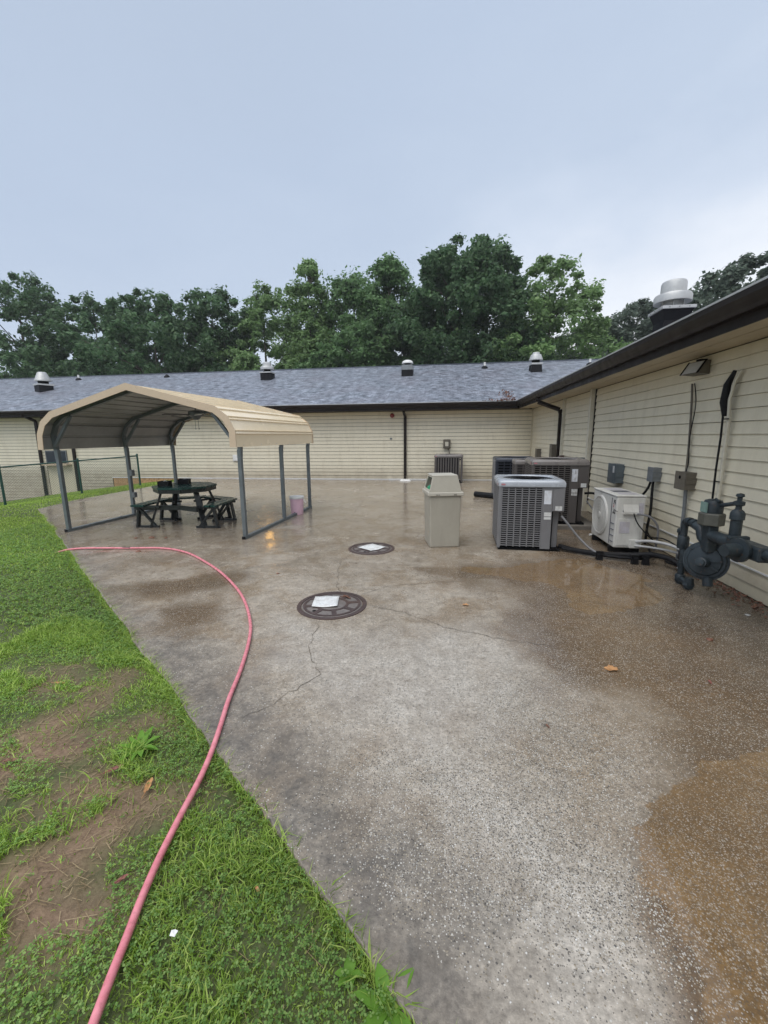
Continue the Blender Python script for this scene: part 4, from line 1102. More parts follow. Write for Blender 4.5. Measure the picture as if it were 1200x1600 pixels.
def ac_unit(label, loc, w, d, h, rz, body, top, rows=27, cols=6, notch=True, badge=True, stickers=True, style='grid'):
    t = thing('air_conditioner', label, 'air conditioner', loc, rz, 'outdoor air conditioners')
    W, D = w / 2, d / 2
    MB().box(-W + .02, W - .02, -D + .02, D - .02, .0, .03).build('base_pan', MT['dark'], t)
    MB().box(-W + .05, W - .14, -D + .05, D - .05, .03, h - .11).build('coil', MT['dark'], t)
    # corner posts
    for sx in (-1, 1):
        for sy in (-1, 1):
            if notch and sx == 1 and sy == -1: continue
            MB().box(sx * W - (.0 if sx < 0 else .045), sx * W + (.045 if sx < 0 else 0), sy * D - (.0 if sy < 0 else .045), sy * D + (.045 if sy < 0 else 0), .03, h - .095).build('corner_post', body, t, bevel=.008)
    xr = W - .30 if notch else W - .05
    if style == 'grid':
        louvre_face(t, 'y', -D + .004, -W + .045, xr, .055, h - .115, rows, cols, body, 1)
        louvre_face(t, 'x', -W + .004, -D + .045, D - .045, .055, h - .115, rows, cols + 1, body, 1)
    elif style == 'ribs':
        mb = MB()
        for k in range(11):
            u = -W + .05 + (w - .10) * k / 10
            mb.box(u - .026, u + .026, -D + .002, -D + .020, .05, h - .10)
        tag(mb.build('louvre_panel', body, t), kind='stuff')
        MB().box(-W + .003, -W + .03, -D + .045, D - .045, .04, h - .1).box(W - .03, W - .003, -D + .045, D - .045, .04, h - .1).build('side_panel', body, t)
    else:
        mb = MB()
        for k in range(9):
            z = .08 + k * (h - .20) / 8.5
            mb.prism([(-W + .002, z), (-W + .05, z + .03), (-W + .05, z + .045), (-W + .002, z + .055)], 'y', -D + .05, D - .05)
        tag(mb.build('louvre_panel', body, t), kind='stuff')
        louvre_face(t, 'y', -D + .006, -W + .06, W - .05, .05, h - .12, 12, 6, body, 1, fill=.3)
        MB().box(-W - .03, -W + .0, -D + .06, D - .3, .02, h - .06).build('side_panel', MT['ac_gray'], t, bevel=.01)
    MB().box(W - .14 if notch else W - .05, W - .006, -D + (.30 if notch else .05), D - .045, .03, h - .1).build('side_panel', body, t, bevel=.006)
    if notch:
        MB().box(xr, xr + .135, -D + .002, -D + .03, .03, h - .112).build('front_panel', body, t, bevel=.004)
        MB().box(xr + .136, W - .006, -D + .0, -D + .29, h * .57, h - .112).build('service_box', body, t, bevel=.008)
        MB().box(xr + .08, W - .05, -D + .13, -D + .29, .03, h * .57 - .004).build('service_panel', MT['ac_brown'] if body == MT['ac_brown'] else body, t, bevel=.006)
        if stickers:
            MB().box(xr + .02, xr + .115, -D - .001, -D + .0015, h * .67, h * .86).build('rating_label', MT['sticker'], t)
            MB().box(W - .125, W - .035, -D - .0025, -D - .0005, h * .585, h * .645).build('warning_label', MT['sticker2'], t)
            MB().box(xr + .03, xr + .125, -D - .001, -D + .0015, h * .50, h * .555).box(xr + .03, xr + .125, -D - .001, -D + .0015, h * .455, h * .49).build('data_plate', MT['sticker2'], t)
    MB().box(-W + .004, W - .004, -D + .004, D - .004, h - .112, h - .094).build('upper_rail', body, t)
    cover_with_hole(t, w + .03, d + .03, h - .093, h, min(w, d) * .41, top)
    MB().box(-W + .05, W - .05, -D + .05, D - .05, h - .20, h - .19).build('motor_plate', MT['dark'], t)
    fan_top(t, 0, 0, min(w, d) * .41, h - .03, t)
    if badge:
        MB().box(-W + .03, -W + .085, -D - .0175, -D - .0155, h - .072, h - .050).build('badge', MT['badge'], t)
        MB().box(-W - .0175, -W - .0155, -D + .03, -D + .085, h - .072, h - .050).build('badge', MT['badge'], t)
    return t
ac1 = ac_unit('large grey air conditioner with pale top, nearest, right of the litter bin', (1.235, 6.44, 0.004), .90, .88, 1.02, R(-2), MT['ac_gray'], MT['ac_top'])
pad = MB().box(1.35, 2.68, 7.48, 8.62, -.01, .075).build('equipment_pad', MT['slab_side'], None, bevel=.01)
tag(pad, 'low concrete pad under the brown grey air conditioner', 'pad')
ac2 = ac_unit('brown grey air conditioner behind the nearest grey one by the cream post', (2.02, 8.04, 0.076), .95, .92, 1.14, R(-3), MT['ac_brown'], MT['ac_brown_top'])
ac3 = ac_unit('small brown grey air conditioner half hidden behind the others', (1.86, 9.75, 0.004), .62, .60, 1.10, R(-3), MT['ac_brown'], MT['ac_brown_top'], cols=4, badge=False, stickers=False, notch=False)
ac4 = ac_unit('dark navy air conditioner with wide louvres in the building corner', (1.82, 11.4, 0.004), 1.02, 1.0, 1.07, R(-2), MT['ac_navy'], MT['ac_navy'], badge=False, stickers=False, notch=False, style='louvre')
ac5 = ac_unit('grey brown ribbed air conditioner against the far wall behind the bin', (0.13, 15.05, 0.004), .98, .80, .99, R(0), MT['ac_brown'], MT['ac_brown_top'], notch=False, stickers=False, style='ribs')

# ------------------------------------------------------------------ mini split heat pump
ms = thing('heat_pump', 'off white mini split outdoor unit with round fan grille beside the wall', 'heat pump', (2.535, 6.45, 0), R(0))
W0, W1, D0, D1, Z0, Z1 = -.185, .185, -.45, .45, .085, .80
bodyo = MB().box(W0, W1, D0, D1, Z0, Z1).build('body', MT['mini'], ms, bevel=.018)
MB().box(W0 - .012, W1 + .006, D0 - .006, D1 + .006, Z1 + .001, Z1 + .022).build('top_cover', MT['mini'], ms, bevel=.008)
for k in range(3):
    MB().box(W0 + .09, W1 - .05, D0 + .10 + k * .25, D0 + .29 + k * .25, Z1 + .0222, Z1 + .024).build('top_label', MT['sticker3'] if k != 1 else MT['mini_dark'], ms)
# fan grille on the face turned to the patio
fc = (W0 - .001, .12, .45)
MB().lathe([(.275, 0), (.27, .006)], o=fc, axis=(-1, 0, 0), n=36).build('fan_opening', MT['mini_dark'], ms, smooth=40)
mb = MB()
for q in np.linspace(.34, 1, 5):
    rr = .27 * q; n = 32
    mb.tube([(fc[0] - .016, fc[1] + rr * math.cos(2 * math.pi * k / n), fc[2] + rr * math.sin(2 * math.pi * k / n)) for k in range(n + 1)], .0035, 4, caps=False)
for k in range(-8, 9):
    y = k * .032; hh = math.sqrt(max(0, .27 ** 2 - y * y))
    mb.bar((fc[0] - .012, fc[1] + y, fc[2] - hh), (fc[0] - .012, fc[1] + y, fc[2] + hh), .010, .010, upv=(1, 0, 0))
tag(mb.build('fan_guard', MT['mini'], ms), kind='stuff')
MB().lathe([(.055, .006), (.05, .022), (.0, .024)], o=fc, axis=(-1, 0, 0), n=18).build('hub', MT['mini'], ms, smooth=40)
MB().lathe([(.30, .0), (.30, .012), (.283, .02), (.272, .012), (.272, 0)], o=fc, axis=(-1, 0, 0), n=40).build('fan_ring', MT['mini'], ms, smooth=40)
MB().box(W0 - .008, W0 + .0, D0 + .155, D0 + .163, Z0 + .03, Z1 - .03).build('panel_seam', MT['mini_dark'], ms)
mb = MB()
for k in range(4): mb.box(W0 - .010, W0 + .0, D0 + .03, D0 + .14, .16 + k * .085, .168 + k * .085)
mb.build('louvre_slot', MT['mini_dark'], ms)
# dark printed marks on the narrow front panel
mb = MB()
for (y0, y1, z0, z1) in ((.045, .052, .69, .75), (.052, .075, .742, .75), (.052, .075, .715, .722), (.07, .077, .715, .75), (.092, .098, .69, .75), (.1, .115, .69, .697),
                         (.03, .10, .615, .620), (.035, .075, .56, .575)):
    mb.box(W0 - .0035, W0 - .001, D0 + y0, D0 + y1, z0, z1)
mb.build('front_print', MT['dark'], ms)
MB().box(W0 - .0035, W0 - .001, D0 + .085, D0 + .10, .655, .69).box(W0 - .0035, W0 - .001, D0 + .10, D0 + .115, .64, .66).build('front_print', MT['badge'], ms)
# side end: handle hood, label, valve cover
MB().prism([(D0 - .001, .62), (D0 - .045, .60), (D0 - .045, .57), (D0 - .001, .57)], 'x', -.10, .09).add([(-.10, D0 - .001, .70), (.09, D0 - .001, .70), (.09, D0 - .045, .60), (-.10, D0 - .045, .60), (-.10, D0 - .001, .60), (.09, D0 - .001, .60)], [(0, 1, 2, 3), (0, 3, 4), (1, 5, 2)]).build('handle_hood', MT['mini'], ms)
MB().box(-.13, -.0, D0 - .004, D0 - .0005, .30, .46).build('rating_label', MT['sticker3'], ms)
MB().box(.10, .16, D0 - .004, D0 - .0005, .55, .72).build('warning_label', MT['sticker3'], ms)
MB().box(-.15, .14, D0 - .010, D0 + .001, .12, .50).build('service_cover', MT['mini'], ms, bevel=.006)
ms.children[-2].location.y -= .0  # labels sit on the cover
for ch in ms.children:
    if ch.name.startswith('rating_label'): ch.location.y -= .0105
MB().box(.0, .13, D0 - .075, D0 - .011, .10, .22).build('valve_cover', MT['mini'], ms, bevel=.01)
for y in (D0 + .12, D1 - .12):
    MB().box(-.20, .20, y - .03, y + .03, -.002, .084).build('foot', MT['black'], ms, bevel=.006)
MB().lathe([(.016, 0), (.016, .05)], o=(W0 - .05, .36, .075), axis=(1, .2, 0), n=10).build('drain_nipple', MT['white'], ms)

# ------------------------------------------------------------------ boxes, conduits and lamps on the walls
XW = BX - 0.026
def wall_box(label, y0, y1, z0, z1, dep, mat, extra='hinge', group='electrical boxes on the side wall', cat='electrical box'):
    t = thing('electrical_box', label, cat, (XW, (y0 + y1) / 2, z0), 0, group)
    hw = (y1 - y0) / 2; h_ = z1 - z0
    MB().box(-dep, .02, -hw, hw, 0, h_).build('box', mat, t, bevel=.006)
    MB().box(-dep - .010, -dep - .001, -hw - .006, hw + .006, -.006, h_ + .008).build('cover', mat, t, bevel=.004)
    MB().box(-dep + .0, .0, -hw - .012, -hw - .002, h_ * .35, h_ * .62).build('latch', mat, t)
    return t
wall_box('tall weathered blue grey disconnect box above the white mini split unit', 7.70, 8.02, .80, 1.13, .13, MT['box_blue'])
MB_lab = MB().box(XW - .1425, XW - .1405, 7.73, 7.80, .98, 1.10).build('printed_label', MT['sticker2'], None)
MB_lab.parent = bpy.data.objects['electrical_box']; MB_lab.matrix_parent_inverse = Matrix.Translation(-Vector(bpy.data.objects['electrical_box'].location))
wall_box('small grey disconnect box with two black cables dropping from it', 6.44, 6.60, .965, 1.165, .10, MT['box_gray'])
bb = wall_box('weathered brown switch box with a hole and conduit up to the floodlight', 5.60, 5.83, .955, 1.17, .11, MT['box_brown'])
MB().lathe([(.022, 0), (.022, .004)], o=(-.121, .0, .15), axis=(-1, 0, 0), n=12).build('knockout', MT['dark'], bb)
wall_box('grey box tucked behind the cream trim post above the brown grey air conditioner', 9.62, 9.92, .92, 1.14, .14, MT['box_gray'])
wall_box('dark electrical box left of the side wall downspout', 12.25, 12.50, 1.02, 1.38, .11, MT['box_brown'])
wall_box('dark electrical box near the inner corner above the navy air conditioner', 14.1, 14.35, .92, 1.20, .12, MT['box_brown'])
cb = thing('cable_coil', 'dark rusty fitting at the foot of the downspout over the air conditioner', 'pipe fitting', (3.0, 11.45, .92))
MB().lathe([(.06, 0), (.09, .03), (.09, .14), (.05, .18)], n=12).lathe([(.05, 0), (.05, .16)], o=(0, -.14, .04), n=10).build('fitting', MT['rust'], cb, smooth=40)
MB().tube([(0, 0, .02), (0, 0, -.9)], .03, 8).build('stem', MT['rust'], cb)
def cable(name, label, pts, r, mat, cat='cable', group=None, n=8):
    # smooth through the points
    P = [Vector(p) for p in pts]; Q = []
    for i in range(len(P) - 1):
        p0, p1, p2, p3 = P[max(i - 1, 0)], P[i], P[i + 1], P[min(i + 2, len(P) - 1)]
        for k in range(6):
            t_ = k / 6
            Q.append(0.5 * ((2 * p1) + (-p0 + p2) * t_ + (2 * p0 - 5 * p1 + 4 * p2 - p3) * t_ ** 2 + (-p0 + 3 * p1 - 3 * p2 + p3) * t_ ** 3))
    Q.append(P[-1])
    o = MB().tube(Q, r, n).build(name, mat, None, smooth=60)
    return tag(o, label, cat, group) if label else o
cable('electric_cable', 'thick black cable from the small grey box down behind the mini split', [(3.0, 6.55, .97), (2.99, 6.60, .85), (2.97, 6.75, .70), (2.93, 6.86, .62), (2.90, 6.95, .30), (2.92, 6.9, .05)], .017, MT['black'], group='cables under the small grey box')
cable('electric_cable', 'long black cable sagging from the small grey box to the ground', [(3.0, 6.48, .97), (3.0, 6.48, .80), (2.98, 6.42, .55), (2.95, 6.40, .30), (2.92, 6.35, .06)], .019, MT['black'], group='cables under the small grey box')
cable('electric_cable', 'thin black wire hanging in a loop from the mini split handle', [(2.56, 5.96, .58), (2.60, 5.90, .45), (2.72, 5.86, .30), (2.82, 5.9, .22), (2.92, 6.0, .10)], .008, MT['black'])
cable('electric_cable', 'grey flexible whip curving from the mini split side to the ground', [(2.60, 5.955, .58), (2.74, 5.90, .55), (2.84, 5.88, .42), (2.86, 5.9, .20), (2.88, 6.0, .06)], .013, MT['ac_gray'])
cable('conduit', 'brown conduit rising from the brown box to the floodlight', [(3.05, 5.78, 1.16), (3.055, 5.80, 1.5), (3.055, 5.85, 2.0), (3.04, 5.86, 2.26)], .013, MT['box_brown'], cat='conduit')
cable('conduit', 'grey conduit running from the brown box down to the ground', [(3.03, 5.70, .96), (3.04, 5.70, .70), (3.04, 5.70, .35), (3.03, 5.70, .0)], .022, MT['box_gray'], cat='conduit')
cable('electric_cable', 'black cable looping from the brown grey air conditioner to the wall', [(2.46, 7.70, .62), (2.62, 7.65, .62), (2.80, 7.75, .48), (2.88, 7.9, .25), (2.9, 8.0, .03)], .02, MT['black'])
cable('electric_cable', 'grey whip drooping between the brown grey unit and the wall', [(2.48, 7.62, .50), (2.58, 7.55, .35), (2.72, 7.50, .15), (2.8, 7.6, .03)], .013, MT['ac_gray'])
cable('electric_cable', 'grey flexible conduit curving from the nearest air conditioner to the ground', [(1.64, 6.02, .52), (1.72, 5.98, .42), (1.86, 5.92, .24), (2.02, 5.80, .09), (2.20, 5.70, .04), (2.42, 5.66, .03)], .016, MT['ac_gray'])
cable('electric_cable', 'tangled black wire looping over the white pipes beside the mini split', [(2.90, 6.30, .30), (2.80, 5.95, .26), (2.84, 5.70, .30), (2.95, 5.55, .22), (2.90, 5.42, .12), (3.02, 5.36, .20)], .009, MT['black'])
cable('electric_cable', 'slack black cable lying at the foot of the wall behind the pipes', [(2.98, 6.30, .04), (2.86, 6.05, .03), (2.93, 5.80, .03), (2.84, 5.55, .03), (2.95, 5.30, .03), (2.90, 5.10, .03)], .014, MT['black'])
cable('electric_cable', 'thin black tie wire hanging off the front of the mini split', [(2.345, 6.02, .60), (2.30, 5.98, .58), (2.31, 5.97, .62), (2.36, 5.985, .60)], .004, MT['black'])
cable('electric_cable', 'black cable hanging from the floodlight conduit along the siding', [(3.045, 5.82, 2.26), (3.045, 5.74, 2.0), (3.045, 5.78, 1.6), (3.045, 5.74, 1.3), (3.03, 5.74, 1.18)], .006, MT['black'])
# floodlight under the eave
fl = thing('floodlight', 'boxy bronze floodlight under the eave with a pale glass front', 'floodlight', (3.06, 5.72, 2.34), R(14))
fl.scale = (.62, .62, .62)
MB().prism([(-.01, .0), (-.28, .02), (-.12, .26), (-.01, .26)], 'y', -.19, .19).build('housing', MT['box_brown'], fl, bevel=.008)
MB().add([(-.285, -.17, .03), (-.285, .17, .03), (-.135, .17, .245), (-.135, -.17, .245)], [(0, 1, 2, 3)]).build('lens', MT['pvc'], fl)
MB().prism([(-.30, .018), (-.13, .268), (-.10, .268), (-.27, .018)], 'y', -.205, -.192).prism([(-.30, .018), (-.13, .268), (-.10, .268), (-.27, .018)], 'y', .192, .205).build('visor', MT['dark'], fl)
MB().box(-.10, .06, -.06, .06, .262, .30).build('bracket', MT['dark'], fl)
# covered refrigerant line with torn black insulation
ls = thing('line_set_cover', 'white vertical pipe cover with torn black insulation at its top', 'pipe cover', (3.03, 5.06, .5))
MB().bar((0, 0, .0), (0, .0, 1.32), .034, .034, upv=(1, 0, 0)).build('cover', MT['conduit'], ls, bevel=.01)
MB().tube([(-.005, .0, 1.30), (-.015, .01, 1.50), (0, -.01, 1.68), (.03, -.05, 1.80)], .05, 9, radii=[.017, .016, .014, .010]).build('elbow', MT['conduit'], ls, smooth=60)
MB().tube([(-.03, .035, 1.33), (-.04, .05, 1.48), (-.035, .045, 1.66), (-.01, -.01, 1.80)], .04, 8, radii=[.022, .042, .036, .018]).build('insulation', MT['black'], ls, smooth=60)
MB().tube([(-.035, .05, 1.36), (-.03, .045, 1.1), (-.04, .035, .75), (-.03, .04, .3), (-.035, .035, .02)], .011, 7).build('wire', MT['black'], ls, smooth=60)
MB().bar((-.027, -.03, 1.30), (-.027, .05, 1.30), .022, .012).bar((-.027, -.03, .62), (-.027, .05, .62), .014, .01).build('strap', MT['black'], ls)
# fittings on the far wall
mt_ = thing('electrical_box', 'olive electrical box on the far wall above the ribbed air conditioner', 'electrical box', (.06, BY - .026, 1.18))
MB().box(-.13, .13, -.12, .02, 0, .33).build('box', MT['box_brown'], mt_, bevel=.02)
MB().box(-.06, .06, -.135, -.121, .08, .24).build('cover', MT['conduit'], mt_, bevel=.006)
MB().tube([(.05, -.06, .0), (.10, -.07, -.15), (.12, -.12, -.35)], .018, 7).build('whip', MT['box_brown'], mt_)
al = thing('alarm_bell', 'small red alarm sounder under the far eave beside the downspout', 'alarm', (-1.98, BY - .03, 2.40))
MB().lathe([(.085, 0), (.085, .03), (.06, .06), (.02, .07)], axis=(0, -1, 0), n=20).build('dome', MT['red'], al, smooth=40)
MB().box(-.05, .05, -.0, .02, -.06, .06).build('back_plate', MT['red'], al)
wp = thing('outlet_cover', 'white weatherproof outlet cover on the far wall behind the carport', 'outlet cover', (-8.32, BY - .026, .70))
MB().box(-.13, .13, -.05, .02, 0, .26).build('box', MT['white'], wp, bevel=.01)
MB().box(-.10, .10, -.065, -.051, .03, .23).build('lid', MT['white'], wp, bevel=.008)
tag(MB().box(-.04, .04, -.012, .01, -.03, .03).build('cable_clip', MT['box_gray'], None), 'tiny grey cable clip on the far wall under the alarm', 'clip').location = (-2.03, BY - .03, 1.55)
sp = thing('splash_block', 'white plastic splash block under the brown downspout', 'splash block', (-1.45, 15.32, 0.002), R(0))
MB().frustum((-.20, .22, -.14, .22), 0, (-.15, .17, -.10, .20), .05).build('block', MT['white'], sp, bevel=.01)
dp = MB().box(-2.1, .55, 15.60, 15.68, .004, .045).build('drain_board', MT['white'], None)
tag(dp, 'white board lying along the foot of the far wall', 'board')
# lit lamp on the far wall, hidden by the carport roof, seen mirrored in the puddle
lamp = thing('wall_lamp', 'lit wall lamp behind the carport roof, mirrored yellow in the puddle', 'wall lamp', (-7.05, BY - .026, 2.30))
MB().box(-.10, .10, -.10, .02, 0, .20).build('housing', MT['brown_metal'], lamp, bevel=.01)
tl = NT('lamp_glass'); tl.b.inputs['Base Color'].default_value = (1, .6, .2, 1); tl.b.inputs['Emission Color'].default_value = (1, .52, .10, 1); tl.b.inputs['Emission Strength'].default_value = 14
MB().box(-.085, .085, -.145, -.101, .02, .18).build('lamp_glass', tl.mat, lamp, bevel=.01)

# ------------------------------------------------------------------ pipes on the ground
cable('insulated_pipe', 'black insulated pipe bundle on the ground from the nearest air conditioner to the wall', [(1.66, 6.10, .06), (1.85, 5.92, .05), (2.15, 5.74, .06), (2.45, 5.62, .09), (2.62, 5.52, .13), (2.76, 5.36, .13), (2.88, 5.2, .06), (2.98, 5.12, .03)], .034, MT['black'], cat='pipe', n=10)
cable('insulated_pipe', 'second black pipe sagging below the insulated bundle', [(1.68, 6.02, .05), (1.95, 5.84, .035), (2.25, 5.66, .05), (2.52, 5.60, .05), (2.66, 5.66, .05), (2.8, 5.8, .05)], .021, MT['black'], cat='pipe')
cable('drain_pipe', 'short fat black drain pipe lying on the concrete behind the bin', [(.83, 11.40, .075), (1.1, 11.2, .075), (1.30, 11.06, .075)], .075, MT['black'], cat='pipe', n=12)
for k, (x, y, lb) in enumerate(((2.06, 5.66, 'black pipe strap block under the bundle at the mini split front'), (2.44, 5.52, 'black pipe support block under the bundle centre'), (2.56, 5.50, 'black pipe support block nearest the wall'))):
    o = MB().frustum((-.04, .04, -.03, .03), 0, (-.03, .03, -.025, .025), .085).box(-.045, .045, -.012, .012, .0852, .12).build('pipe_support', MT['black'], None)
    o.location = (x, y, .0); tag(o, lb, 'pipe support', 'supports of the insulated pipes')
cable('refrigerant_pipe', 'upper white insulated pipe curving from the mini split into the wall', [(2.60, 5.95, .19), (2.72, 5.80, .24), (2.88, 5.62, .24), (3.0, 5.45, .19), (3.06, 5.38, .15)], .020, MT['pvc'], cat='pipe', group='white pipes of the mini split')
cable('refrigerant_pipe', 'lower white insulated pipe from the mini split to the wall', [(2.60, 5.93, .14), (2.74, 5.82, .15), (2.90, 5.68, .15), (3.06, 5.55, .12)], .016, MT['pvc'], cat='pipe', group='white pipes of the mini split')
cable('drain_hose', 'thin white drain pipe leaning beside the gas riser', [(2.83, 5.30, .03), (2.90, 5.28, .12), (3.02, 5.25, .21)], .011, MT['pvc'], cat='pipe')

# ------------------------------------------------------------------ gas regulator assembly (stands in front of the side wall)
ga = thing('gas_regulator', 'dark blue grey gas regulator with big round diaphragm housing and pipes', 'gas regulator', (2.62, 4.83, 0))
g = lambda: MB()
G = (2.62, 4.83)
def L_(y, z, x=2.62): return (x - G[0], y - G[1], z)
MB().tube([L_(4.83, 0), L_(4.83, .36)], .032, 12).build('riser', MT['gas'], ga, smooth=40)
MB().lathe([(.042, .02), (.05, .03), (.05, .10), (.042, .11)], o=(0, 0, 0), n=12).build('coupling', MT['gas'], ga, smooth=40)
MB().lathe([(.043, 0), (.043, .05)], o=(0, 0, .20), n=10).build('coupling', MT['gas'], ga, smooth=40)
MB().tube([L_(4.83, .065), L_(4.60, .055, 2.60)], .03, 10).lathe([(.05, 0), (.055, .015), (.055, .05), (.035, .07)], o=L_(4.66, .058, 2.604), axis=(-.1, -1, 0), n=8).lathe([(.04, 0), (.045, .02), (.04, .08)], o=L_(4.62, .058, 2.60), axis=(0, 0, 1), n=8).build('valve', MT['gas'], ga, smooth=30)
MB().tube([L_(4.83, .34), L_(4.86, .50), L_(4.86, .70)], .034, 12).build('riser', MT['gas'], ga, smooth=40)
MB().lathe([(.052, 0), (.056, .02), (.056, .12), (.046, .14)], o=L_(4.855, .40), n=12).build('union', MT['gas'], ga, smooth=30)
MB().tube([L_(4.93, .49), L_(4.93, .56)], .022, 8).lathe([(.018, 0), (.034, .012), (.034, .045), (.02, .06)], o=L_(4.93, .55), n=8).tube([L_(4.93, .50), L_(4.86, .48)], .018, 8).build('plug_valve', MT['gas'], ga, smooth=30)
MB().tube([L_(4.86, .665), L_(4.855, .70), L_(4.83, .715), L_(4.66, .705)], .036, 12).build('elbow', MT['gas'], ga, smooth=60)
for yy in (4.80, 4.71):
    MB().lathe([(.047, 0), (.05, .01), (.05, .04), (.047, .05)], o=L_(yy, .713), axis=(0, -1, 0), n=12).build('collar', MT['gas'], ga, smooth=30)
MB().tube([L_(4.68, .705), L_(4.58, .68), L_(4.54, .60), L_(4.46, .56)], .045, 12).build('inlet_elbow', MT['gas'], ga, smooth=60)
# diaphragm case: two dished plates, facing up the patio and slightly to the camera
dax = Vector((-.72, -.66, .18)).normalized()
dc = Vector(L_(4.43, .385, 2.62))
MB().lathe([(.06, -.075), (.13, -.065), (.172, -.03), (.182, -.012), (.182, .012), (.172, .022), (.150, .026), (.14, .040), (.08, .052), (.0, .054)], o=dc, axis=dax, n=40).build('diaphragm_case', MT['gas'], ga, smooth=28)
MB().lathe([(.183, -.010), (.196, -.008), (.196, .008), (.183, .010)], o=dc, axis=dax, n=40).build('flange_ring', MT['gas'], ga, smooth=28)
MB().lathe([(.05, .06), (.048, .17), (.036, .175), (.036, .20), (.0, .205)], o=dc + Vector((0, -.02, -.01)), axis=dax, n=18).build('spring_tower', MT['gas'], ga, smooth=28)
bl = MB(); uu = dax.cross(Vector((0, 0, 1))).normalized(); ww = dax.cross(uu)
for k in range(10):
    a = k * math.pi / 5
    bl.lathe([(.010, 0), (.010, .012)], o=dc + (uu * math.cos(a) + ww * math.sin(a)) * .163 + dax * .022, axis=dax, n=6)
bl.build('bolt', MT['gas'], ga)
rb = MB()
for a in (2.6, 3.3):
    d_ = uu * math.cos(a) + ww * math.sin(a)
    rb.bar(dc + d_ * .05 + dax * .066, dc + d_ * .15 + dax * .055, .012, .02, upv=tuple(dax))
rb.build('stiffener', MT['gas'], ga)
MB().lathe([(.045, 0), (.045, .08), (.038, .085)], o=dc + Vector((.0, -.06, -.16)), axis=(0, -.3, -1), n=14).build('vent_stub', MT['gas'], ga, smooth=30)
# body column, bonnet and cap
MB().box(-.045, .045, L_(4.43, 0)[1] - .065, L_(4.43, 0)[1] + .05, .48, .76).build('body_column', MT['gas'], ga, bevel=.015)
MB().lathe([(.105, .0), (.11, .01), (.11, .115), (.098, .125)], o=L_(4.43, .755), n=6).build('bonnet', MT['gas_cap'], ga, bevel=.006)
MB().lathe([(.085, 0), (.085, .09), (.07, .12), (.045, .13)], o=L_(4.43, .881), n=14).build('cap', MT['gas'], ga, smooth=30)
MB().box(-.085, -.078, L_(4.43, 0)[1] - .055, L_(4.43, 0)[1] + .05, .885, .985).build('data_plate', MT['gas_tag'], ga)
MB().tube([L_(4.45, .97), L_(4.40, 1.02), L_(4.34, 1.0)], .012, 8).build('lift_ring', MT['gas'], ga, smooth=60)
# outlet run towards the meter
MB().tube([L_(4.38, .655), L_(4.10, .655), L_(3.98, .655)], .085, 16, radii=[.055, .066, .062]).build('outlet_body', MT['gas'], ga, smooth=40)
MB().box(-.085, .085, L_(4.00, 0)[1], L_(4.05, 0)[1], .575, .74).build('flange_block', MT['gas'], ga, bevel=.012)
MB().box(-.07, .07, L_(3.66, 0)[1], L_(3.985, 0)[1], .595, .72).build('strainer', MT['gas'], ga, bevel=.02)
MB().lathe([(.10, 0), (.105, .01), (.105, .035), (.06, .04), (.06, .12), (.05, .16)], o=L_(3.82, .665, 2.52), axis=(-1, -.25, 0), n=22).build('flange', MT['gas'], ga, smooth=30)
MB().tube([L_(3.72, .665), L_(3.2, .665), L_(2.6, .665)], .05, 14).build('outlet_pipe', MT['gas'], ga, smooth=40)
MB().tube([L_(2.9, .665), L_(2.9, -.01)], .045, 12).build('outlet_leg', MT['gas'], ga, smooth=40)
# relief valve standing behind
MB().tube([L_(4.17, .70, 2.68), L_(4.17, .90, 2.68)], .046, 14).lathe([(.046, 0), (.058, .005), (.058, .06), (.044, .085), (.026, .10), (.022, .14)], o=L_(4.17, .86, 2.68), n=16).build('relief_valve', MT['gas'], ga, smooth=35)
MB().lathe([(.03, 0), (.045, .01), (.045, .04), (.02, .05), (.02, .08), (.035, .09), (.03, .11), (.0, .12)], o=L_(4.17, .99, 2.68), n=10).tube([L_(4.16, 1.02, 2.68), L_(4.37, .96, 2.64)], .020, 8).build('pilot_fitting', MT['gas'], ga, smooth=35)

# ------------------------------------------------------------------ manholes and paper notices
def manhole(x, y, label, seed):
    t = thing('manhole_cover', label, 'manhole cover', (x, y, 0), R(20 * seed), 'round manhole covers in the patio')
    MB().lathe([(.345, -.02), (.345, .0065), (.335, .009), (.305, .009), (.302, -.004), (.302, -.02)], n=48).build('frame', MT['rust'], t, smooth=30)
    MB().lathe([(.298, -.02), (.298, .006), (.29, .0075), (.0, .0075)], n=48).build('cover', MT['rust_pale'], t, smooth=30)
    mb = MB()
    for r0, r1 in ((.26, .285), (.14, .165)):
        n = 40
        for k in range(n):
            a, b = 2 * math.pi * k / n, 2 * math.pi * (k + 1) / n
            mb.add([(r * math.cos(q), r * math.sin(q), z) for z in (.0072, .013) for r, q in ((r0, a), (r1, a), (r1, b), (r0, b))], [(4, 5, 6, 7), (0, 1, 5, 4), (2, 3, 7, 6), (3, 0, 4, 7), (1, 2, 6, 5)])
    for k in range(8):
        a = 2 * math.pi * k / 8
        mb.bar((.165 * math.cos(a), .165 * math.sin(a), .010), (.262 * math.cos(a), .262 * math.sin(a), .010), .045, .0055)
    mb.build('raised_pattern', MT['rust'], t)
    for k in range(2):
        a = math.pi * k + .6
        MB().lathe([(.02, .0078), (.02, .0085)], o=(.22 * math.cos(a), .22 * math.sin(a), 0), n=12).build('pick_hole', MT['dark'], t)
    return t
manhole(-1.085, 3.76, 'near round rusty manhole cover with raised ring pattern', 1)
manhole(-1.06, 5.87, 'farther rusty manhole cover left of the litter bin', 2)
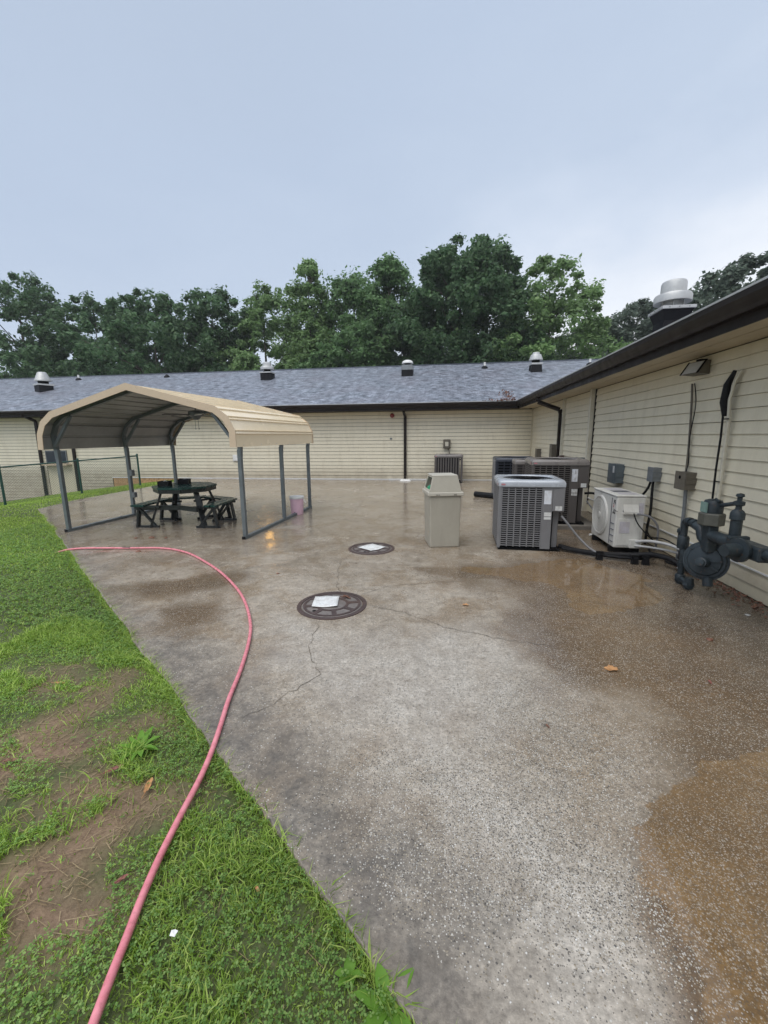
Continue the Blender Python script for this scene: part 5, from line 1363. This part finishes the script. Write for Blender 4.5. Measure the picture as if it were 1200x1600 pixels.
def paper(x, y, z, w_, h_, rz, label, mat='paper'):
    n = 8; mb = MB(); vsl = []
    for i in range(n + 1):
        for j in range(n + 1):
            u_, v_ = i / n - .5, j / n - .5
            vsl.append((u_ * w_, v_ * h_, .0035 * math.sin(7 * u_ + 3 * v_) + .004 * (abs(u_) * 2) ** 4 + .003))
    fs = [(i * (n + 1) + j, (i + 1) * (n + 1) + j, (i + 1) * (n + 1) + j + 1, i * (n + 1) + j + 1) for i in range(n) for j in range(n)]
    o = mb.add(vsl, fs).build('paper_sheet', MT[mat], None, smooth=180)
    so2 = o.modifiers.new('thick', 'SOLIDIFY'); so2.thickness = .001
    o.location = (x, y, z); o.rotation_euler = (0, 0, rz)
    return tag(o, label, 'paper')
paper(-1.16, 3.80, .0145, .25, .27, R(10), 'wet printed paper sheet on the near manhole cover')
paper(-1.06, 5.88, .0145, .30, .30, R(52), 'blank looking paper lying diamond wise on the farther manhole cover')
tag(MB().tube([(-1.02, 3.98, .016), (-.98, 3.93, .03), (-.93, 3.90, .018)], .006, 6).tube([(-1.05, 3.95, .016), (-.96, 3.94, .026)], .004, 6).build('twig', MT['leaf_brown'], None), 'curled brown twig at the rim of the near manhole', 'twig')

# ------------------------------------------------------------------ pink hose
hp = [(-6.3, 5.18, -.16), (-5.95, 5.23, -.09), (-5.50, 5.29, .016), (-4.71, 5.42, .016), (-4.18, 5.47, .016), (-3.68, 5.29, .016), (-3.16, 4.92, .016), (-2.70, 4.52, .016), (-2.24, 4.03, .016), (-1.93, 3.63, .016), (-1.69, 3.23, .016),
      (-1.55, 2.90, .016), (-1.41, 2.50, .016), (-1.32, 2.18, .016), (-1.25, 1.93, .014), (-1.17, 1.64, .010), (-1.12, 1.40, .010), (-1.08, 1.17, .012), (-1.06, 1.06, .012), (-1.01, .92, .012), (-.96, .77, .012), (-.90, .55, .012), (-.8, .2, .01)]
hose = thing('garden_hose', 'long pink garden hose curving from the grass across the concrete', 'hose', (-4.18, 5.47, 0))
P = [Vector(p) for p in hp]; Q = []
for i in range(len(P) - 1):
    p0, p1, p2, p3 = P[max(i - 1, 0)], P[i], P[i + 1], P[min(i + 2, len(P) - 1)]
    for k in range(8):
        t_ = k / 8
        Q.append(0.5 * ((2 * p1) + (-p0 + p2) * t_ + (2 * p0 - 5 * p1 + 4 * p2 - p3) * t_ ** 2 + (-p0 + 3 * p1 - 3 * p2 + p3) * t_ ** 3))
Q.append(P[-1])
Q = [q + Vector((.006 * math.sin(.23 * i_), .006 * math.sin(.17 * i_ + 1), 0)) for i_, q in enumerate(Q)]
MB().tube(Q, .0145, 12).build('tube', MT['hose'], hose, world=True, smooth=60)
MB().tube([(-4.80, 5.408, .017), (-4.68, 5.424, .017)], .019, 10).build('coupling', MT['rust'], hose, world=True, smooth=40)

# ------------------------------------------------------------------ chain link fence
fe = thing('chain_link_fence', 'green chain link fence on the grass left of the carport', 'fence', (-11.1, 13.7, -.1))
FP = [(-11.1, 13.7), (-11.75, 11.85), (-12.4, 9.95), (-13.05, 8.05), (-13.7, 6.15)]
fz = [float(ground_z(x, y)) for x, y in FP]
HF = 1.12
for (x, y), z in zip(FP, fz):
    MB().lathe([(.032, -.15), (.032, HF), (.04, HF + .005), (.035, HF + .04), (.0, HF + .055)], o=(x, y, z), n=12).build('post', MT['fence_green'], fe, world=True, smooth=40)
mb = MB()
for (a, za), (b, zb) in zip(list(zip(FP, fz))[:-1], list(zip(FP, fz))[1:]):
    mb.tube([(*a, za + HF - .03), (*b, zb + HF - .03)], .021, 8)
mb.build('top_rail', MT['fence_green'], fe, world=True, smooth=40)
mb = MB()
for (a, za), (b, zb) in zip(list(zip(FP, fz))[:-1], list(zip(FP, fz))[1:]):
    A = Vector((*a, za)); B = Vector((*b, zb)); Ln = (B - A).length; d = (B - A) / Ln
    nrm = Vector((d.y, -d.x, 0)).normalized()
    H_ = HF - .06; st = .072; k = -int(H_ / st) - 1
    while k * st < Ln:
        for sg in (1, -1):
            s0, s1 = k * st, k * st + H_
            q0, q1 = max(0, -s0 / H_), min(1, (Ln - s0) / H_)
            if q1 > q0:
                f = lambda q: A + d * (s0 + q * H_) + Vector((0, 0, .03 + (q if sg > 0 else 1 - q) * H_)) + nrm * (.026 + .002 * sg)
                mb.bar(f(q0), f(q1), .0042, .0042)
        k += 1
tag(mb.build('wire_mesh', MT['wire'], fe, world=True), kind='stuff')

# ------------------------------------------------------------------ trees
def make_tree(name, label, x, y, h, wd, base, prof, mat, seed, clumps=120, per=85, leaf=.20, group='trees behind the long building', cr=1.0):
    rs = np.random.RandomState(seed); rr = random.Random(seed)
    z0 = float(ground_z(x, y))
    t = thing(name, label, 'tree', (x, y, z0), 0, group)
    mb = MB(); bend = rr.uniform(-.3, .3)
    pts = [(bend * (k / 6) ** 2, .2 * math.sin(k), h * .86 * k / 6) for k in range(7)]
    pts[0] = (0, 0, -.2)
    rad = [max(.03, h * .016 * (1 - .9 * k / 6)) for k in range(7)]
    mb.tube(pts, .2, 8, radii=rad)
    # crown clump centres: height fraction drives the radius
    C = []; Rr = []
    lump = [(rr.uniform(0, 6.28), rr.uniform(.1, .9), rr.uniform(-.42, .38)) for _ in range(14)]
    while len(C) < clumps:
        tt = rs.rand(); a = rs.rand() * 6.283
        if prof == 'round': pr = math.sqrt(max(0, 1 - (2 * tt - .9) ** 2 / 1.22)) if (2 * tt - .9) ** 2 < 1.22 else 0
        elif prof == 'cone': pr = (1 - tt) ** .72 * (.35 + .65 * min(1, tt / .15)) * 1.05
        else: pr = (min(1, tt / .25) ** .6) * (1 - max(0, tt - .45) / .55) ** .55 if tt > .45 else min(1, tt / .25) ** .6
        if rs.rand() > pr ** 1.2 + .06: continue
        for (la, lt, lv) in lump:
            dd = math.cos(a - la) * .5 + .5
            pr *= 1 + lv * max(0, dd) ** 3 * math.exp(-((tt - lt) / .16) ** 2)
        q = (rs.rand() ** .45)
        r_ = pr * wd / 2 * q
        C.append((r_ * math.cos(a), r_ * math.sin(a), base + (h - base) * tt)); Rr.append(cr * (.38 + .95 * rs.rand() ** 1.6) * (1 - .35 * tt))
    C = np.array(C); Rr = np.array(Rr)
    for k in rs.choice(len(C), 16, replace=False):
        c = C[k]; zs = max(.15 * h, c[2] - .35 * math.hypot(c[0], c[1]) - .8)
        f = zs / (h * .86); bx_ = bend * f * f
        mid = (bx_ * .5 + c[0] * .5, c[1] * .5, zs * .4 + c[2] * .6 - .2)
        mb.tube([(bx_, 0, zs), mid, tuple(c)], .05, 6, radii=[max(.035, h * .006), .05, .02])
    mb.build('trunk', MT['bark'], t, smooth=60)
    n = clumps * per
    ci = np.repeat(np.arange(clumps), per)
    dv = rs.normal(size=(n, 3)); dv /= np.linalg.norm(dv, axis=1)[:, None]
    rad_ = Rr[ci] * (rs.rand(n) ** .5)
    an = .65 + .8 * rs.rand(clumps, 3); an[:, 2] *= .75
    P = C[ci] + dv * rad_[:, None] * an[ci] + rs.normal(size=(n, 3)) * .10
    P[:, 0] += bend
    nr = dv * .7 + np.array([0, 0, .75]) + rs.normal(size=(n, 3)) * .55
    nr /= np.linalg.norm(nr, axis=1)[:, None]
    a = rs.normal(size=(n, 3)); a -= nr * (a * nr).sum(1)[:, None]; a /= np.linalg.norm(a, axis=1)[:, None]
    b = np.cross(nr, a); s = (leaf * (.55 + .8 * rs.rand(n)))[:, None]
    V = np.stack([P - a * s, P - b * s * .62 - nr * s * .15, P + a * s, P + b * s * .62 - nr * s * .15], 1).reshape(-1, 3)
    me = mesh_np('crown', V, np.arange(4 * n).reshape(n, 4), mat=MT[mat])
    o = bpy.data.objects.new('crown', me); COL.objects.link(o); o.parent = t
    return t
TR = [  # name, label, x, y, height, crown width, crown base, profile, leaf, clumps, per
    ('oak_tree', 'tall dark green tree at the far left edge of the picture', -39.5, 36, 19.6, 14.0, 3.5, 'round', 'leaf_dark', 190, 85),
    ('oak_tree', 'dark rounded tree above the cone shaped roof vent', -32.6, 37, 17.0, 11.0, 2.5, 'round', 'leaf_dark', 170, 85),
    ('oak_tree', 'broad dark green tree above the carport peak', -25.3, 35, 15.6, 10.5, 2.0, 'round', 'leaf_dark', 180, 85),
    ('oak_tree', 'shaded dark tree at the gap beside the pale poplar', -20.6, 37, 15.6, 8.2, 2.0, 'round', 'leaf_dark', 140, 85),
    ('poplar_tree', 'pale airy poplar standing right of the sky gap', -16.4, 38, 16.0, 8.2, 4.5, 'tall', 'leaf_light', 150, 80),
    ('poplar_tree', 'tall pointed light green tree above the stepped drum vent', -11.4, 36, 16.3, 8.6, 2.5, 'cone', 'leaf_light', 190, 85),
    ('poplar_tree', 'slim mid green tree between the two pointed ones', -8.4, 38.5, 15.4, 8.0, 2.5, 'round', 'leaf_mid', 170, 85),
    ('poplar_tree', 'narrow pointed tree left of the biggest dark crown', -4.7, 36, 15.6, 7.0, 2.5, 'tall', 'leaf_mid', 180, 85),
    ('oak_tree', 'biggest dark broad crowned tree above the domed vent', .9, 34, 15.6, 11.2, 2.5, 'round', 'leaf_dark', 250, 85),
    ('poplar_tree', 'airy light green poplar above the hat shaped vent', 7.7, 34.5, 14.6, 8.6, 3.0, 'tall', 'leaf_light', 170, 80),
    ('oak_tree', 'small grey green tree low behind the roof end', 12.6, 42, 11.4, 8.0, 2.0, 'round', 'leaf_grey', 130, 80),
    ('oak_tree', 'grey green tree left of the exhaust fan', 16.3, 39, 12.4, 6.6, 2.0, 'round', 'leaf_grey', 120, 80),
    ('oak_tree', 'grey green tree at the right edge above the side gutter', 19.0, 31, 12.3, 10.0, 2.5, 'round', 'leaf_grey', 190, 80),
    ('maple_tree', 'low bright green bushy tree under the pale poplar', -14.9, 31.5, 8.3, 5.0, 1.0, 'round', 'leaf_light', 90, 90),
    ('maple_tree', 'low mid green tree behind the ridge left of the domed vent', -6.7, 33, 9.8, 7.2, 1.0, 'round', 'leaf_mid', 130, 90),
    ('maple_tree', 'low dark tree filling the gap below the airy poplar', 5.2, 39, 10.8, 7.5, 1.0, 'round', 'leaf_dark', 130, 85),
    ('maple_tree', 'low dark undergrowth tree left of the stepped drum vent', -18.6, 33, 8.0, 6.6, .8, 'round', 'leaf_dark', 110, 85),
    ('maple_tree', 'low dark tree behind the ridge at the far left', -36.0, 33.5, 9.0, 8.5, .8, 'round', 'leaf_dark', 110, 80),
    ('maple_tree', 'low shaded tree behind the ridge below the broad dark one', -28.6, 32.5, 8.5, 8.0, .8, 'round', 'leaf_dark', 110, 80),
]
for k, (nm, lb, x, y, h_, wd, bs, pf, mt2, cl, per) in enumerate(TR):
    make_tree(nm, lb, x, y, h_, wd * (1.12 if pf == 'round' else 1.2), min(bs, 2.0), pf, mt2, 40 + k, int(cl * (2.5 if mt2 == 'leaf_dark' else 2.1 if mt2 != 'leaf_light' else 1.7)), int(per * 1.4), leaf=.145 if pf != 'round' else .16)

# ------------------------------------------------------------------ lawn
rs = np.random.RandomState(9)
def sample(n, x0, x1, y0, y1):
    x = rs.uniform(x0, x1, n); y = rs.uniform(y0, y1, n)
    k = x < slab_left(y) - 0.005 + 0.02 * (fbm(x, y, 9, 3, 2) - .5) * 2
    return x[k], y[k]
def gz2(x, y):
    return ground_z(x, y) + np.where(y < 15, 0.03 * (fbm(x, y, 1.2, 5, 3) - 0.5), 0)
BV, B4, B3 = [], [], []
cnt = 0
def blades(x, y, hgt, wid, lean):
    global cnt
    n = len(x); z = gz2(x, y) - .004
    a = rs.rand(n) * 6.283; b = rs.rand(n) * 6.283
    w = np.stack([np.cos(a), np.sin(a), np.zeros(n)], 1) * (wid * (.6 + .8 * rs.rand(n)))[:, None]
    d = np.stack([np.cos(b), np.sin(b), np.zeros(n)], 1) * (lean * (.3 + rs.rand(n)))[:, None]
    h = hgt * (.45 + .8 * rs.rand(n))
    p = np.stack([x, y, z], 1); upv = np.array([0, 0, 1.0])
    mid = p + d * h[:, None] * .45 + upv * h[:, None] * .6
    tip = p + d * h[:, None] * 1.25 + upv * h[:, None] * (1.0 - .25 * lean)
    V = np.stack([p - w, p + w, mid + w * .8, mid - w * .8, tip], 1).reshape(-1, 3)
    i = cnt + np.arange(n) * 5
    BV.append(V); B4.append(np.stack([i, i + 1, i + 2, i + 3], 1)); B3.append(np.stack([i + 3, i + 2, i + 4], 1)); cnt += 5 * n
def keep(x, y, pw=1.0):
    return rs.rand(len(x)) < np.clip(lawn_mask(x, y) * (.35 + .9 * sstep(.30, .55, fbm(x, y, 7.0, 131, 3))), .05, 1) ** pw
# near, middle and far turf
x, y = sample(190000, -3.6, .4, .25, 3.2); k = keep(x, y); x, y = x[k], y[k]
tall = fbm(x, y, 3.1, 55, 3)
blades(x, y, .018 + .050 * sstep(.44, .70, tall), .0023, .85)
x, y = sample(150000, -9.5, -1.0, 2.6, 7.6); k = keep(x, y); x, y = x[k], y[k]
blades(x, y, np.full(len(x), .032), .0036, .7)
x, y = sample(120000, -16, -3.0, 4.5, 15.6); k = (x < slab_left(y)) ; x, y = x[k], y[k]
blades(x, y, np.full(len(x), .042), .0062, .6)
# ragged fringe over the slab edge
e = rs.uniform(.25, 8.4, 22000); xe = slab_left(e) - np.abs(rs.normal(0, .035, 22000)) + .012
kk = rs.rand(22000) < sstep(.30, .62, fbm(xe, e, 2.6, 21, 3)) * (.45 + .55 * rs.rand(22000))
blades(xe[kk], e[kk], .030 + .045 * rs.rand(kk.sum()), .0026, 1.0)
me = mesh_np('grass', np.concatenate(BV), np.concatenate(B4), np.concatenate(B3), mat=MT['blade'])
o = bpy.data.objects.new('grass', me); COL.objects.link(o)
tag(o, 'short green grass beside the patio', 'grass', kind='stuff')
# clover leaves: three leaflets on each stalk
x, y = sample(42000, -3.6, .4, .25, 3.4); k = keep(x, y) & (rs.rand(len(x)) < sstep(.36, .60, fbm(x, y, 2.3, 71, 3)) + .12); x, y = x[k], y[k]
x2, y2 = sample(30000, -8, -1.5, 3.0, 7.0); k = keep(x2, y2); x2, y2 = x2[k], y2[k]
sz = np.concatenate([np.full(len(x), .0060), np.full(len(x2), .011)])
x = np.concatenate([x, x2]); y = np.concatenate([y, y2]); n = len(x)
z = gz2(x, y) + .012 + .03 * rs.rand(n); ph = rs.rand(n) * 6.283
VV = []
for j in range(3):
    a = ph + j * 2.094; s_ = sz * (.7 + .6 * rs.rand(n)); tl_ = (rs.rand(n) - .35) * .6
    cx_, cy_ = np.cos(a), np.sin(a)
    P0 = np.stack([x, y, z], 1)
    dr = np.stack([cx_, cy_, tl_], 1) * s_[:, None]; sd_ = np.stack([-cy_, cx_, (rs.rand(n) - .5) * .5], 1) * s_[:, None] * .62
    VV.append(np.stack([P0, P0 + dr * .95 - sd_, P0 + dr * 1.65, P0 + dr * .95 + sd_], 1))
V = np.concatenate(VV).reshape(-1, 3)
me = mesh_np('clover', V, np.arange(len(V)).reshape(-1, 4), mat=MT['clover'])
o = bpy.data.objects.new('clover', me); COL.objects.link(o)
tag(o, 'low clover leaves mixed into the near grass', 'clover', kind='stuff')
# dead straw lying on the bare earth
x, y = sample(9000, -3.6, .3, .3, 3.0); k = rs.rand(len(x)) < .10 + .9 * (1 - lawn_mask(x, y)); x, y = x[k], y[k]; n = len(x)
a = rs.rand(n) * 6.283; ln = .012 + .045 * rs.rand(n) ** 2; z = gz2(x, y) + .006 + .006 * rs.rand(n)
d = np.stack([np.cos(a), np.sin(a), .15 * (rs.rand(n) - .5)], 1) * ln[:, None]; w_ = np.stack([-np.sin(a), np.cos(a), 0 * a], 1) * .0011
p = np.stack([x, y, z], 1)
V = np.stack([p - d - w_, p - d + w_, p + d + w_, p + d - w_], 1).reshape(-1, 3)
me = mesh_np('dead_straw', V, np.arange(4 * n).reshape(n, 4), mat=MT['straw'])
o = bpy.data.objects.new('dead_straw', me); COL.objects.link(o)
tag(o, 'dry straw bits scattered on the bare earth', 'straw', kind='stuff')

# broad-leaved weeds
def weed(x, y, n, ln, wdt, seed, label, upr=.5):
    r_ = random.Random(seed); z = float(gz2(np.array([x]), np.array([y]))[0])
    t = thing('weed', label, 'weed', (x, y, z - .002), 0, 'broad leaved weeds in the lawn')
    for k in range(n):
        a = 2 * math.pi * k / n + r_.uniform(-.3, .3); l = ln * r_.uniform(.6, 1.1); w0 = wdt * r_.uniform(.7, 1.1); u_ = upr * r_.uniform(.5, 1.3)
        c, s = math.cos(a), math.sin(a); vsl = []; fs = []
        for i in range(7):
            q = i / 6; wd = w0 * math.sin(math.pi * min(1, .12 + q * .88)) * (1 if q < 1 else 0) + .0012
            rr, zz = l * q * (1 - .15 * u_ * q), l * u_ * (q - .55 * q * q) + .004
            for e_ in (-1, 0, 1):
                vsl.append((rr * c - e_ * wd * s, rr * s + e_ * wd * c, zz + (.25 * wd if e_ else 0)))
        for i in range(6):
            for j in range(2): fs.append((i * 3 + j, i * 3 + j + 1, i * 3 + j + 4, i * 3 + j + 3))
        MB().add(vsl, fs).build('leaf', MT['weed'], t, smooth=180)
weed(-1.63, 1.78, 13, .15, .016, 1, 'clump of long bright weed leaves in the bare grass patch', .9)
weed(-.14, .93, 9, .13, .021, 2, 'broad leaved weed at the slab edge at the bottom of the picture', .6)
weed(-.27, .99, 6, .06, .012, 3, 'small upright weed in clover near the slab edge', .9)
weed(-1.45, 2.08, 7, .08, .014, 4, 'low pale weed rosette beside the slab edge above the hose', .4)

# fallen leaves and scraps
def leaf(x, y, z, s_, rz, mat, label, seed, lobes=True, curl=.35):
    r_ = random.Random(seed); n = 22; vsl = [(0, 0, .002)]; 
    for k in range(n):
        a = 2 * math.pi * k / n
        rad = s_ * ((.62 + .38 * abs(math.cos(2.5 * a))) if lobes else (.55 + .25 * math.cos(a) ** 2)) * r_.uniform(.85, 1.1)
        x_, y_ = rad * math.cos(a), rad * math.sin(a) * (.7 if lobes else .45)
        vsl.append((x_, y_, .003 + curl * s_ * (abs(y_) / s_) ** 1.6 + .1 * s_ * r_.random()))
    fs = [(0, k + 1, (k + 1) % n + 1) for k in range(n)]
    mb = MB().add(vsl, fs)
    mb.tube([(0, 0, .004), (-s_ * .8, .0, .006), (-s_ * 1.35, s_ * .1, .004)], s_ * .025, 5)
    o = mb.build('fallen_leaf', MT[mat], None)
    o.location = (x, y, z); o.rotation_euler = (0, 0, rz)
    return tag(o, label, 'leaf', 'fallen leaves on the ground')
leaf(1.20, 2.89, .002, .055, .4, 'leaf_tan', 'orange tan lobed leaf on the brown wet concrete', 1)
leaf(1.79, 2.81, .002, .03, 1.4, 'leaf_red', 'small dark red leaf right of the tan lobed leaf', 2, False)
leaf(.23, 3.91, .002, .035, 0, 'leaf_tan', 'small tan leaf right of the near manhole', 3)
leaf(.61, 2.22, .002, .022, 2, 'leaf_brown', 'tiny brown leaf on the pale concrete in the centre', 4, False)
gl = lambda x, y: float(gz2(np.array([x]), np.array([y]))[0])
leaf(-1.65, 1.62, gl(-1.65, 1.62) + .02, .055, .8, 'leaf_red', 'reddish brown leaf just below the long leaved weed', 5, False, .2)
leaf(-1.40, 1.55, gl(-1.4, 1.55) + .02, .055, 1.9, 'leaf_tan', 'curled yellow brown leaf left of the hose', 6, False, .8)
leaf(-2.24, 1.60, gl(-2.24, 1.6) + .015, .05, .3, 'leaf_brown', 'brown leaf at the left edge on bare earth', 7, False)
leaf(-2.62, 2.25, gl(-2.62, 2.25) + .015, .05, .1, 'leaf_tan', 'long tan leaf on the upper bare strip', 8, False)
leaf(-1.20, 1.14, gl(-1.2, 1.14) + .02, .032, 1.0, 'leaf_red', 'small dark red leaf left of the hose near the bottom', 9, False)
leaf(-1.40, 2.09, gl(-1.4, 2.09) + .025, .035, 1.2, 'leaf_tan', 'small orange leaf at the slab edge above the hose crossing', 10, False)
leaf(-.66, 1.17, gl(-.66, 1.17) + .03, .022, 2.5, 'leaf_tan', 'yellow orange leaf scrap in the clover right of the hose', 11, False)
leaf(-.20, 1.02, gl(-.2, 1.02) + .02, .02, 1.5, 'leaf_red', 'tiny red leaf touching the slab edge near the bottom weed', 12, False)
sc = MB().add([(-.011, -.007, 0), (.010, -.009, .003), (.012, .007, .006), (-.002, .011, .003), (-.012, .006, .005)], [(0, 1, 2, 3, 4)]).build('paper_scrap', MT['white'], None)
s3 = sc.modifiers.new('thick', 'SOLIDIFY'); s3.thickness = .002
sc.location = (-.88, 1.0, gl(-.88, 1.0) + .028); tag(sc, 'tiny white scrap in the grass right of the hose', 'scrap')
rl = random.Random(8)
for k, (x, y, s_, lb) in enumerate(((-5.1, 6.05, .035, 'small dark clod on wet concrete in front of the table, leftmost'), (-4.85, 6.1, .05, 'flat dark clod on wet concrete in front of the table, middle'), (-4.6, 6.12, .03, 'small dark clod on wet concrete in front of the table, rightmost'),
                                    (-4.45, 5.30, .04, 'brown leafy clump beside the hose bend'), (-2.0, 4.6, .022, 'tiny dark crumb right of the hose bend'), (2.15, 3.45, .03, 'small dark pebble near the gas regulator foot'), (2.78, 4.0, .022, 'pale stone by the foot of the side wall'), (2.05, 2.62, .03, 'small pale pebble at the right edge on brown concrete'))):
    mb = MB(); pr_ = [(.01, 0), (s_, .004), (s_ * .8, s_ * .35), (.004, s_ * .5)]
    mb.lathe(pr_, n=9)
    mb.v = [(a * rl.uniform(.7, 1.25), b * rl.uniform(.6, 1.1), c * rl.uniform(.7, 1.2)) for a, b, c in mb.v]
    o = mb.build('clod', MT['leaf_brown'] if k < 6 else MT['pvc'], None, smooth=60); o.location = (x, y, .001); tag(o, lb, 'stone', 'crumbs on the patio')
# dead leaves and grit gathered along the foot of the side wall
n = 420
yy = rs.uniform(2.4, 5.6, n); xx = BX - .02 - np.abs(rs.normal(0, .10, n)) - .04 * rs.rand(n)
Vq, Fq = scatter_quads(np.stack([xx, yy, .008 + .02 * rs.rand(n)], 1), .020, rs, .6)
o = bpy.data.objects.new('wall_litter', mesh_np('wall_litter', Vq, Fq, mat=MT['leaf_brown'])); COL.objects.link(o)
tag(o, 'dead leaves and grit along the foot of the side wall', 'litter', kind='stuff')

# ------------------------------------------------------------------ rain haze in the air
hz = MB().box(-75, 65, -14, 75, -4.5, 24).build('haze', None, None)
hm = bpy.data.materials.new('rain_haze'); hm.use_nodes = True
hn = hm.node_tree.nodes; hn.clear()
ho = hn.new('ShaderNodeOutputMaterial'); hv = hn.new('ShaderNodeVolumePrincipled')
hv.inputs['Color'].default_value = (0.93, 0.96, 1.0, 1); hv.inputs['Density'].default_value = 0.0008
hm.node_tree.links.new(hv.outputs[0], ho.inputs['Volume'])
hz.data.materials.clear(); hz.data.materials.append(hm)
tag(hz, 'thin pale rain haze in the air', 'haze', kind='stuff')
